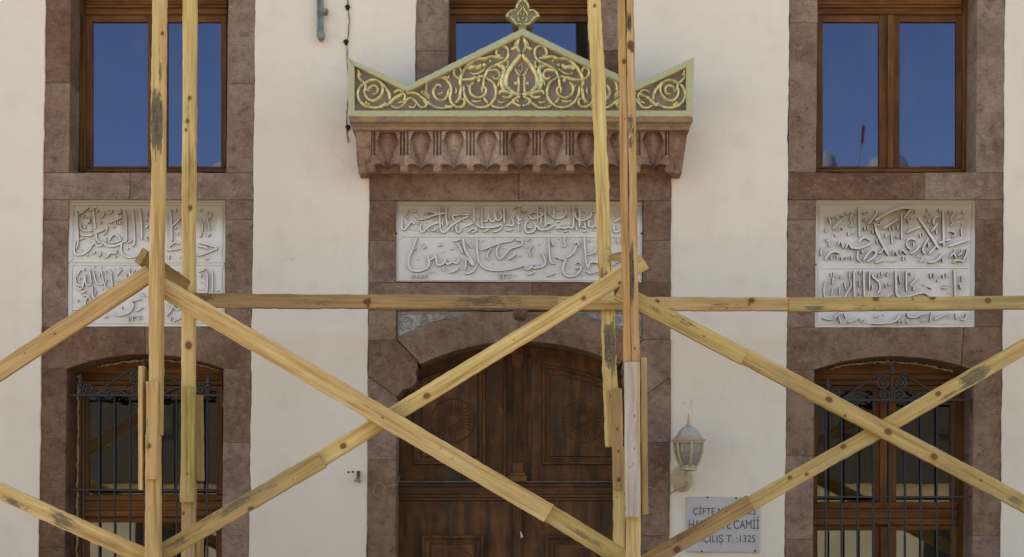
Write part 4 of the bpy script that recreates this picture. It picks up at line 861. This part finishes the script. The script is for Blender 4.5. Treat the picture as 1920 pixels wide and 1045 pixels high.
for s in (0,1):
    x0,x1=((736,966),(976,1214))[s]
    xs=[x0+(x1-x0)*i/16 for i in range(17)]
    lf=MB(); lf.ppoly([(x,arch_y(x)) for x in xs]+[(x1,904),(x0,904)],DY,DY+0.06,0.004)
    leaf=obj('upper_leaf',lf,M['door'],door)
    if s==0: pp=[(775,723),(800,706),(840,694),(880,687),(911,684),(911,872),(775,872)]; rc=(850,788)
    else: pp=[(1016,684),(1060,690),(1100,700),(1140,717),(1172,733),(1172,872),(1016,872)]; rc=(1094,788)
    pn=mold(leaf,'panel',pp,[(0,-0.002),(1.5,-0.030),(5,-0.030),(7,-0.012),(15,0.004),(17,-0.016),(20,-0.012)],DY,'door')
    rosette(leaf,rc[0],rc[1],42,28,DY-0.0125)
    for xx in ((x1-22 if s==0 else x0+14),): wbox('bead',leaf,xx,arch_y(xx)+14,xx+6,902,DY-0.01,DY+0.01,'door')
    ll=MB(); ll.ppoly([(x0,938),(x1,938),(x1,1396),(x0,1396)],DY+0.004,DY+0.06,0.004); lo=obj('lower_leaf',ll,M['door'],door)
    pq=[(790,1003),(908,1003),(908,1150),(790,1150)] if s==0 else [(1022,1003),(1150,1003),(1150,1150),(1022,1150)]
    mold(lo,'panel',pq,[(0,0.003),(1.5,-0.026),(6,-0.026),(9,-0.006),(17,0.006),(19,-0.012)],DY,'door')
    rosette(lo,(pq[0][0]+pq[1][0])/2,1070,46,28,DY-0.006)
    mold(lo,'panel',[(a,b+190) for a,b in pq],[(0,0.003),(1.5,-0.026),(6,-0.026),(9,-0.006),(17,0.006),(19,-0.012)],DY,'door')
tr_=MB()
for a,b,o in ((903.5,907,-0.050),(907.2,913,-0.040),(913.2,921,-0.028),(921.2,926,-0.034),(926.2,933,-0.022),(933.2,938.5,-0.012)): tr_.prect(735,a,1215,b,DY+o,DY+0.05,0.003)
obj('transom_rail',tr_,M['door_h'],door)
wbox('ledge_highlight',door,736,902.2,1214,903.8,DY-0.053,DY-0.02,'edge_light',0.001)  # thin strip added to carry the painted highlight of the ledge
pl=MB()
for x0,x1,a,b,o in ((957,984,650,655,-0.085),(959,982,655.2,663,-0.075),(960.5,980.5,663.2,684,-0.065),(964.5,977,684.2,868,-0.055),(961,980,868.2,886,-0.062),(957,984,886.2,892,-0.070),(953,988,892.2,903,-0.078)): pl.prect(x0,a,x1,b,DY+o,DY+0.02,0.003)
pil=obj('pilaster',pl,M['door'],door)
fl=MB()
for x in (966.5,970.7,975): fl.prect(x-1.1,688,x+1.1,866,DY-0.063,DY-0.054,0.002)
obj('fluting',fl,M['door'],pil)
wbox('lower_pilaster',door,962,940,978,1396,DY-0.03,DY+0.02,'door')
cr=MB(); q=W(976,997,DY-0.012); cr.tube([(q.x,DY-0.035,q.z),(q.x+0.012,DY-0.036,q.z-0.05)],[0.006,0.012],6); obj('pull_handle',cr,M['chrome'],door,'small pale pull handle between the lower leaves')
# ---------------------------------------------------------------- timber scaffold
def tmesh(name, parent, p0, p1, wd, th, roll=0.0, mat='pine', stains=(), knots=(), rough=0.0012, seed=0, wane=0.0, label=None, ends=True, seg=0.012):
    """sawn timber from p0 to p1; wd across the view, th in depth. stains (u0,u1,v0,v1,amount) and knots (u,v,radius m) on the front face, u along 0..1, v across -1..1"""
    p0=Vector(p0);p1=Vector(p1); ax=(p1-p0); L=ax.length; ax.normalize()
    dpt=Vector((0,1,0)); dpt=(dpt-ax*dpt.dot(ax)).normalized(); acr=dpt.cross(ax)         # local Y = across, local Z = depth
    Rm=Matrix((ax,acr,dpt)).transposed().to_4x4() @ Matrix.Rotation(roll,4,'X')
    n=max(2,int(L/seg)); nf,ns=9,4
    ring=[]
    c=0.0035
    for i in range(nf+1): ring.append((-1+2*i/nf,-1,0))
    for i in range(ns): ring.append((1,-1+2*(i+0.5)/ns,1))
    for i in range(nf+1): ring.append((1-2*i/nf,1,2))
    for i in range(ns): ring.append((-1,1-2*(i+0.5)/ns,3))
    ra=np.array(ring); m=len(ring)
    U=np.linspace(0,L,n+1)
    hy,hz=wd/2,th/2
    yy=ra[:,0]*hy; zz=ra[:,1]*hz
    cor=(np.abs(ra[:,0])>0.99)&(np.abs(ra[:,1])>0.99)
    yy=np.where(cor,yy-np.sign(yy)*c,yy); zz=np.where(cor,zz-np.sign(zz)*c,zz)
    V=np.zeros((n+1,m,3)); V[:,:,0]=U[:,None]
    rg=np.random.default_rng(seed+101)
    def sm(k):
        a=rg.normal(size=n+1+2*k); ker=np.hanning(2*k+1); ker/=ker.sum(); q=np.convolve(a,ker,'valid'); return q/(q.std()+1e-9)
    for j in range(m):
        V[:,j,1]=yy[j]; V[:,j,2]=zz[j]
    bow=sm(min(60,n)) *rough*0.8; V[:,:,1]+=bow[:,None]
    for sgn in (-1,1):                                   # ragged arrises
        e=sm(4)*rough*0.7+sm(24)*rough*0.7
        msk=(ra[:,0]*sgn>0.99); V[:,msk,1]+=e[:,None]
        if wane>0:
            wv=np.clip(sm(30)-0.6,0,2)*wane; fr=(ra[:,1]<-0.3)&msk; V[:,fr,1]-=sgn*wv[:,None]; V[:,fr,2]+=wv[:,None]*0.5
    vf=-1 if ax.z<-0.8 else 1                            # v runs left to right on posts, top to bottom on beams
    st=np.zeros((n+1,m)); kn=np.zeros((n+1,m)); u=U/L
    front=(ra[:,2]==0)
    kl=list(knots)
    for _ in range(rg.poisson(L*0.6)): kl.append((rg.uniform(0,1),rg.uniform(-0.9,0.9),rg.uniform(0.004,0.010)))
    for j in range(m):
        v=ra[j,0]*vf; side=0 if front[j] else 1
        for (u0,u1,v0,v1,am) in stains:
            fu=np.clip(np.minimum(u-u0,u1-u)/max(1e-6,(u1-u0)*0.42),0,1)
            fv=np.clip(min(v-v0,v1-v)/0.25+0.5,0,1) if not side else (0.7 if (v0<=-1 and v<-0.9) or (v1>=1 and v>0.9) else 0)
            st[:,j]=np.maximum(st[:,j],fu*fv*am)
        if not side:
            for (ku,kv,kr) in kl:
                d=np.sqrt(((u-ku)*L/1.25)**2+((v-kv)*hy)**2); kn[:,j]=np.maximum(kn[:,j],np.clip(1-d/(kr*2.5),0,1))
    # rotten stretches are eaten into the face
    for j in range(m):
        if front[j]: V[:,j,2]+=np.clip(st[:,j],0,1)*0.004*(1+rg.normal(size=n+1)*0.7)
    vs=V.reshape(-1,3); fs=[]
    for i in range(n):
        for k in range(m):
            l=(k+1)%m; fs.append((i*m+k,(i+1)*m+k,(i+1)*m+l,i*m+l))
    fs.append(tuple(reversed(range(m)))[::-1]); fs.append(tuple(range(n*m,n*m+m))[::-1])
    me=bpy.data.meshes.new(name); me.from_pydata(vs.tolist(),[],fs); me.update(); me.materials.append(M[mat])
    bmn=bmesh.new(); bmn.from_mesh(me); bmesh.ops.recalc_face_normals(bmn,faces=bmn.faces); bmn.to_mesh(me); bmn.free()
    for nm,arr in (('stain',st),('knot',kn)):
        a=me.attributes.new(nm,'FLOAT','POINT'); a.data.foreach_set('value',arr.reshape(-1).astype(np.float32))
    o=bpy.data.objects.new(name,me); COL.objects.link(o); ORG[o.name]=p0
    o.parent=parent; o.matrix_local=Matrix.Translation(p0-ORG[parent.name]) @ Rm
    if label: o['label']=label
    return o
TID=[0]
def T(name, a, b, Y, wpx, th, **k):
    """timber whose centre line runs between two photo pixels, at depth Y (or (Y0,Y1)); wpx its width in photo pixels"""
    Y0,Y1=Y if isinstance(Y,tuple) else (Y,Y)
    k1=(CAM_D+(Y0+Y1)/2)/CAM_D/S; TID[0]+=1
    return tmesh(name,scaf,W(a[0],a[1],Y0),W(b[0],b[1],Y1),wpx*k1,th,seed=TID[0],**k)
scaf=thing('timber_scaffold',(0,-1.2,0),'raw pine timber scaffold of posts, ledger and crossed braces in front of the facade','scaffold')
YF,YB=-1.65,-0.60
def gnd(Y): return HORIZON+CAM_Z*S*CAM_D/(CAM_D+Y)-1
# front left post, its splice boards
T('post',(300.5,-120),(291,816),YF,26,0.10,roll=math.radians(-5),stains=((0.28,0.475,-1,0.75,1.15),(0.20,0.36,0.1,0.6,0.6)),knots=((0.20,0.6,0.01),),wane=0.003)
T('post',(288,816.5),(288,gnd(YF)),YF,27,0.10,roll=math.radians(-3),stains=((0.17,0.26,-0.9,0.1,0.35),))
T('splice_board',(286.5,716),(285.5,899),YF-0.075,22,0.04,mat='pine',stains=((0.0,1.0,-1.0,-0.62,0.65),),knots=((0.66,-0.45,0.012),),label='short splice board with a grey mortar smear along its edge')
T('splice_board',(266.5,688),(267,919),YF-0.005,9.5,0.10,mat='pine')
# back left post
T('post',(357.5,-120),(353.5,735),YB,25,0.10,roll=math.radians(-5),knots=((0.36,0.1,0.012),(0.41,-0.2,0.012),(0.60,0.3,0.014),(0.90,0.1,0.02)),stains=((0.27,0.45,-0.4,0.4,0.3),))
T('post',(354.5,735.5),(354,gnd(YB)),YB,25,0.10,roll=math.radians(-5))
T('splice_board',(353,727),(351.5,942),YB-0.085,25,0.05,mat='pine_old')
T('splice_board',(373,742),(374.5,902),YB+0.02,13,0.09,mat='pine_old')
T('splice_board',(374,1004),(372,1180),YB+0.02,15,0.09,mat='pine_old',stains=((0,1,-1,1,0.4),))
# front right post, two boards for its two faces, the left one redder
T('post',(1163.5,-120),(1176,679.5),YF+0.004,14,0.10,mat='pine_red',knots=((0.30,0.3,0.012),),label='reddish left half of the front right post')
T('post',(1178.5,-120),(1190.5,679.5),YF,16,0.10,mat='pine',stains=((0.165,0.255,-0.9,0.3,0.95),(0.37,0.57,-1,0.5,0.68),(0.70,0.895,-1.2,0.0,1.3)),knots=((0.262,0.0,0.02),),wane=0.003,label='pale right half of the front right post with a dark strip of bark')
T('post',(1186,680),(1188.5,gnd(YF)),YF,27,0.09,mat='pine')
T('splice_board',(1184.5,679),(1187,970),YF-0.075,27,0.045,mat='grey_wood',knots=((0.35,0.4,0.006),(0.56,0.3,0.005),(0.66,0.1,0.004),(0.68,-0.3,0.004)),label='greyed old plank spliced over the front right post')
T('splice_board',(1205.5,672),(1207,965),YF+0.01,13,0.10,mat='pine_old',roll=math.radians(-5))
# back right post, leaning, rotten in the middle
T('post',(1109,-120),(1149,838),(YB,YB),25,0.10,stains=((0.725,0.885,-0.8,1,1.05),(0.55,0.70,0.1,0.9,0.42),(0.635,0.70,-1,0.4,0.6),(0.88,0.92,-0.2,1,0.8)),wane=0.009,rough=0.003,label='leaning back post, rotten and dark below the ledger')
T('splice_board',(1156.5,729),(1159,919),YB-0.085,20,0.05,mat='pine_old',knots=((0.40,0,0.008),(0.62,0.1,0.008),(0.9,0.1,0.012)))
T('post',(1160.5,838.5),(1162,gnd(YB)),YB,22,0.10,mat='pine')
# posts of the next bays, outside the picture
for px in (-597,2145):
    T('post',(px,-120),(px-3,gnd(YF)),YF,26,0.10,seg=0.05); 
    T('post',(px*0.915+ 82,-120),(px*0.915+80,gnd(YB)),YB,25,0.10,seg=0.05)
# ledger on the inner posts
YL=YB-0.085
T('ledger',(328,563.5),(1052,568.5),YL,26,0.055,mat='pine_old',stains=((0.02,0.14,-1,0.2,0.62),(0.2,0.5,-0.2,0.9,0.42),(0.66,0.97,-0.8,0.8,0.62)),knots=((0.498,0.1,0.018),),rough=0.002)
T('ledger',(1046,569.5),(1477,571),YL-0.004,25,0.05,mat='pine',stains=((0.52,0.95,0.0,1,0.5),(0.3,0.6,0.55,1,0.5)),knots=((0.43,-0.3,0.012),(0.84,-0.5,0.016)))
T('ledger',(1477.6,572.5),(2200,565),YL,25.5,0.055,mat='pine_old',stains=((0.02,0.12,0.2,1,0.62),(0.1,0.3,0.2,0.9,0.35)),knots=((0.226,-0.75,0.017),(0.372,-0.85,0.017),(0.516,-0.3,0.017)))
# crossed braces on the inner side of the front posts
YA,YC=YF+0.080,YF+0.135
T('brace',(-600,1092),(282,512),YA,32,0.05,knots=((0.80,-0.1,0.007),),label='clean yellow brace rising to the front left post')
T('brace',(-600,650),(287,1051),YC-0.06,31,0.05,mat='pine',stains=((0.755,0.87,-0.8,0.9,0.58),(0.66,0.77,0.1,1,0.7)),rough=0.002)
T('brace',(300,537),(1029,963),YA,36,0.05,knots=((0.575,0.15,0.007),(0.72,-0.2,0.006),(0.755,0.2,0.006)),label='long clean brace falling from the front left post to the right')
T('brace',(1020,957.5),(1190,1059),YA+0.045,34,0.045,mat='pine_old',stains=((0.05,0.95,-0.2,0.5,0.55),))
T('brace',(288,1046),(604,863),YC+0.0,32,0.05,mat='pine_old',stains=((0.1,0.9,-1,0.1,0.55),(0.02,0.3,-0.5,0.5,0.5)),knots=((0.56,0.9,0.016),))
T('brace',(574,878.5),(1208,490.5),YC+0.05,30,0.045,knots=((0.11,0.1,0.016),(0.355,0.2,0.017),(0.82,0,0.012)),label='clean brace rising from the front left post foot to the front right post')
T('brace',(1158,547),(1396,670),YA,30,0.05,mat='pine_old',stains=((0.25,0.75,-0.7,0.0,0.62),(0.2,0.42,-0.2,0.3,0.5)),knots=((0.68,0.1,0.006),))
T('brace',(1393,667),(2145,1064),YA+0.006,30,0.05,knots=((0.212,-0.1,0.017),(0.36,0,0.018),(0.475,0.1,0.018),(0.59,0.0,0.008)),mat='pine_old',stains=((0.62,0.72,-0.3,0.9,0.45),))
T('brace',(1195,1064),(1407,942.5),YC,31,0.05,mat='pine_old',stains=((0.05,0.8,-1,-0.1,0.5),),knots=((0.33,0.5,0.018),))
T('brace',(1406,946),(2145,522),YC+0.004,29,0.05,mat='pine_old',stains=((0.50,0.625,-0.75,0.95,0.85),(0.44,0.55,0.1,0.9,0.5)),knots=((0.104,-0.4,0.012),(0.14,0.3,0.01),(0.24,-0.5,0.015),(0.478,-0.3,0.014)),label='brace of the right bay with a burnt dark stretch')
# short spreader between the front and the back post of the left bay
tmesh('spreader',scaf,W(265,480,YF+0.10),W(346,538,YB-0.14),0.12,0.05,mat='pine_old',stains=((0,1,-1,1,0.30),),seed=77)  # full-face stain puts the shade between the posts into the colour
tmesh('spreader',scaf,W(1154,481,YB-0.10),W(1180,484,YF+0.16),0.10,0.05,mat='pine_old',stains=((0,1,-1,1,0.2),),seed=78)  # whole-face stain again paints the timber as shaded

# ---------------------------------------------------------------- wall lamp and marble sign
LY=-0.26
lamp=thing('wall_lamp',W(1279,898,0),'cream wall lantern with a domed cap and pointed finial, above the marble sign','wall lamp')
bp=MB(); q=W(1279,898,0); bp.lathe([(0.086,0.0),(0.086,0.012),(0.074,0.024),(0.03,0.030),(0.001,0.031)],(q.x,0,q.z),28,'Y',(1,1.28)); plate=obj('wall_plate',bp,M['lampmetal'],lamp,smooth=False)
for x,y in ((1272,890),(1288,890)):
    q=W(x,y,-0.02); b_=MB(); b_.lathe([(0.006,0),(0.006,0.006),(0.001,0.008)],(q.x,-0.02,q.z),8,'Y'); obj('screw',b_,M['rust'],plate)
ar=MB(); P=[W(1279,914,-0.02),W(1280,917,-0.09),W(1283,915,-0.17),W(1286,908,-0.235),W(1288,898,LY),W(1288.5,880,LY)]
ar.tube([tuple(p) for p in P],[0.012,0.012,0.013,0.014,0.015,0.018],10); arm=obj('arm',ar,M['lampmetal'],lamp,smooth=True)
for x,y in ((1288,902),(1288,889)):
    q=W(x,y,LY); b_=MB(); b_.lathe([(0.014,-0.012),(0.021,-0.006),(0.021,0.006),(0.014,0.012)],tuple(q),12); obj('collar',b_,M['lampmetal'],arm,smooth=True)
k=(CAM_D+LY)/CAM_D/S
q=W(1291,880,LY); cb=MB()
def hexring(prof,mb,n=6,a0=PI/6):
    vs=[];fs=[]
    for r_,h in prof:
        for i in range(n): a=a0+2*PI*i/n; vs.append((q.x+r_*math.cos(a),q.y+r_*math.sin(a),q.z+h))
    for j in range(len(prof)-1):
        for i in range(n): l=(i+1)%n; fs.append((j*n+i,j*n+l,(j+1)*n+l,(j+1)*n+i))
    fs.append(tuple(range(len(prof)*n-n,len(prof)*n))); fs.append(tuple(reversed(range(n)))); mb.add(vs,fs)
cb.lathe([(0.062,-0.012),(0.066,-0.010),(0.066,0.010),(0.052,0.014),(0.05,0.026)],tuple(q),18); obj('base_collar',cb,M['lampdome'],lamp)
# cage: glass body and six ribs, widening upwards
Hg=46*k; bodyp=[(0.052,0.022),(0.075,0.045),(0.095,0.085),(0.110,0.135),(0.116,0.02+Hg)]
gl=MB(); hexring([(r_-0.006,h) for r_,h in bodyp],gl,12,0); obj('glass_body',gl,M['lampglass'],lamp)
for i in range(6):
    a=PI/6+2*PI*i/6+0.10; rb=MB()
    rb.tube([(q.x+r_*math.cos(a),q.y+r_*math.sin(a),q.z+h) for r_,h in bodyp],[0.013,0.012,0.0115,0.012,0.014],6); obj('cage_rib',rb,M['lampmetal'],lamp,smooth=True)
zb=0.02+Hg
tb=MB(); tb.lathe([(0.112,zb-0.012),(0.124,zb-0.010),(0.126,zb+0.004),(0.135,zb+0.008),(0.137,zb+0.020),(0.12,zb+0.024)],tuple(q),24); obj('top_band',tb,M['lampmetal'],lamp)
lb=MB(); lb.lathe([(0.05,0.0),(0.062,0.012),(0.064,0.026),(0.054,0.034)],tuple(q),18); obj('lower_band',lb,M['lampmetal'],lamp)
dm=MB(); dm.lathe([(0.136,zb+0.018),(0.118,zb+0.030),(0.098,zb+0.052),(0.080,zb+0.085),(0.058,zb+0.112),(0.03,zb+0.124),(0.022,zb+0.128)],tuple(q),8); obj('domed_cap',dm,M['lampdome'],lamp)
fi=MB(); fi.lathe([(0.022,zb+0.124),(0.026,zb+0.134),(0.016,zb+0.142),(0.013,zb+0.152),(0.009,zb+0.185),(0.005,zb+0.208),(0.007,zb+0.214),(0.006,zb+0.222),(0.001,zb+0.226)],tuple(q),12); obj('finial',fi,M['lampmetal'],lamp,smooth=True)

sign=thing('marble_sign',W(1356,1036,0),'small grey marble name plate with cut lettering, under the wall lamp','sign')
sb=MB(); sb.ppoly(rough_edge([(1288.5,932),(1424.5,933.5),(1423.5,1036),(1287.5,1035)],15,0.4),-0.022,-0.002,0.003); slab=obj('slab',sb,M['marble2'],sign)
def text(body, x0, x1, ybase, hpx, Y, par):
    cu=bpy.data.curves.new('lettering','FONT'); cu.body=body; cu.size=1.0; cu.extrude=0.004
    cu.materials.append(M['letter'])
    tmp=bpy.data.objects.new('lettering',cu); COL.objects.link(tmp); bpy.context.view_layer.update()
    me=bpy.data.meshes.new_from_object(tmp.evaluated_get(bpy.context.evaluated_depsgraph_get())); me.name='lettering'
    wd=tmp.dimensions.x or 1; cap=0.73; bpy.data.objects.remove(tmp)
    o=bpy.data.objects.new('lettering',me); COL.objects.link(o); o['kind']='stuff'
    sy=hpx/S/cap; sx=(x1-x0)/S/wd
    o.parent=par; o.location=W(x0,ybase,0)-ORG[par.name]; o.location.y=Y-ORG[par.name].y
    o.rotation_euler=(PI/2,0,0); o.scale=(sx,sy,0.4)
    return o
text('ÇİFTE MİNARELİ',1298,1416,965,13,-0.0225,sign)
text('HAMİDİYE CAMİİ',1289.5,1421.5,992,17.5,-0.0225,sign)
text('AÇILIŞ T. :1325',1306,1415.5,1017,14,-0.0225,sign)
for x,y in ((1327,933),(1380,934),(1316,1034),(1416,1033)):
    qq=W(x,y,-0.022); b_=MB(); b_.lathe([(0.008,0),(0.008,0.005),(0.002,0.009)],(qq.x,-0.022,qq.z),8,'Y'); obj('fixing_bolt',b_,M['rust'],sign)

# ---------------------------------------------------------------- small things on the wall
br=thing('metal_bracket',W(600,72,0),'grey steel bracket strip with a round bolt at the top of the wall','bracket')
mb=MB(); mb.ppoly([(595.5,-110),(607,-110),(606.5,58),(593.5,58)],-0.035,-0.028); mb.ppoly([(594.5,-110),(597.5,-110),(596.5,58),(593.5,58)],-0.06,-0.036); obj('strip',mb,M['steel'],br)
mb=MB(); mb.ppoly([(593,58.5),(607,58.5),(606.5,69),(602,73.5),(597,73),(593.5,67)],-0.07,-0.002,0.004); obj('foot',mb,M['steel'],br)
qq=W(612,24,-0.03); mb=MB(); mb.lathe([(0.016,0),(0.016,0.02),(0.022,0.022),(0.024,0.03),(0.02,0.045),(0.01,0.052),(0.001,0.054)],(qq.x,-0.03,qq.z),12,'Y'); obj('round_bolt',mb,M['steel'],br,smooth=True)
mb=MB(); mb.prect(604,20,614,29,-0.034,-0.024,0.003); obj('bolt_lug',mb,M['steel'],br)
cb=thing('old_cable',W(651,262,0),'thin frayed cable with three clips hanging down beside the pediment','cable')
rc=random.Random(4); P=[]
for i in range(60):
    y=-110+i*6.4; x=652.5-(y*0.004)+2.0*math.sin(i*0.33)+rc.uniform(-0.7,0.7)
    P.append(tuple(W(x,y,-0.008)))
mb=MB(); mb.tube(P,[0.0035+rc.uniform(0,0.002) for _ in P],5); obj('wire',mb,M['cable'],cb)
for x,y in ((652,15),(649,80),(652.5,240)):
    qq=W(x,y,0); mb=MB(); mb.prism([(qq.x+0.02*math.cos(a)*(1+0.3*math.sin(3*a)),qq.z+0.024*math.sin(a)) for a in [2*PI*i/9 for i in range(9)]],-0.018,-0.001,0.005); obj('clip',mb,M['hole'],cb)
hk=thing('shutter_hook',W(671,906,0),'small rusty forked hook on the wall left of the door','hook')
mb=MB(); mb.prect(669,883,674.5,896,-0.03,-0.001,0.003); obj('shank',mb,M['rust'],hk)
mb=MB(); mb.ppoly([(669.5,894),(674,894),(676,905),(670.5,905.5)],-0.045,-0.02,0.003); mb.ppoly([(668.5,895),(670,896),(667,904.5),(663.5,903)],-0.05,-0.03,0.003); obj('fork',mb,M['steel'],hk)
for x,y in ((653.5,885.5),(661.5,885)):
    qq=W(x,y,0); mb=MB(); mb.lathe([(0.011,0),(0.009,0.003),(0.001,0.004)],(qq.x,-0.001,qq.z),9,'Y',(1,0.7)); obj('anchor_hole',mb,M['hole'],hk)
lw=MB(); P=smooth2([(750,893),(745,906),(738,910),(722,912),(716,909),(709,905),(703,911),(700.5,922),(704,929),(711,929.5),(718,923),(721,914),(724,912)],1.6)
lw.tube([tuple(W(x,y,-0.03 if x<742 else -0.03+(x-742)*0.012)) for x,y in P],0.0022,5)
tag(obj('wire_loop',lw,M['wire'],smooth=True),'thin pale wire loop hanging on the stone left of the door','wire')
lw=MB(); P=smooth2([(1215,914),(1222,915),(1228,918)],1.5); lw.tube([tuple(W(x,y,-0.03)) for x,y in P],0.003,5)
tag(obj('wire_end',lw,M['wire'],smooth=True),'short pale wire end on the stone right of the door','wire')
lw=MB(); P=smooth2([(1252,933),(1258,925),(1266,920),(1271,917.5)],1.6); lw.tube([tuple(W(x,y,-0.008)) for x,y in P],0.004,5)
tag(obj('lamp_cable',lw,M['cable'],smooth=True),'short cable running from the stone portal to the wall lamp','cable')

# ---------------------------------------------------------------- the house across the street (seen only as a reflection)
OY=-33.0
hs=thing('street_house',(0,OY-4,0),'sunlit cream house with dark boarded upper floor across the street, reflected in the panes','house')
def hb(name,x0,x1,y0,y1,z0,z1,mat,par=hs):
    mb=MB(); mb.box((x0,y0,z0),(x1,y1,z1)); return obj(name,mb,M[mat],par)
hb('ground_floor',-26,26,OY-8,OY,0,3.62,'cream'); hb('upper_floor',-26,26,OY-8.2,OY+0.9,3.63,9.9,'timber_dark'); hb('roof',-27,27,OY-9,OY+1.6,9.91,10.5,'rooftile')
fp=thing('flagpole',(11.1,OY-2,10.5),'thin pole with a red flag mirrored in the upper right window','flagpole')
mb=MB(); mb.tube([(11.0,OY-2,10.5),(11.3,OY-2,15.4)],0.025,6); obj('pole',mb,M['lampdome'],fp)
mb=MB(); P=[(11.25,14.75),(11.36,14.72),(11.42,15.25),(11.3,15.3)]; mb.prism(P,OY-2.03,OY-1.98); obj('flag',mb,M['red_cloth'],fp)
for x,y,r_,h in ((9.7,-3,0.7,4.12),(10.6,-4,0.45,4.5),(12.4,-3,0.9,4.2),(-9.6,-4,0.8,4.25)):
    mb=MB(); mb.lathe([(r_,0),(r_,h*0.72),(r_*0.9,h*0.84),(r_*0.6,h*0.95),(0.05,h)],(x,OY+y,10.5),18); obj('added_dome',mb,M['spandrel'],hs,smooth=True)  # domes added to mirror as pale marks low in the upper panes
for i in range(-8,9):
    x=i*3.05+1.3
    if i%2==0: hb('shop_door',x-0.75,x+0.75,OY-0.02,OY+0.05,0.0,2.45,'timber_dark')
    u=hb('window',x-0.6,x+0.6,OY+0.905,OY+0.96,5.1,7.2,'timber_dark'); hb('shutter',x-0.5,x+0.5,OY+0.962,OY+0.97,5.2,7.1,'timber_dark',u)
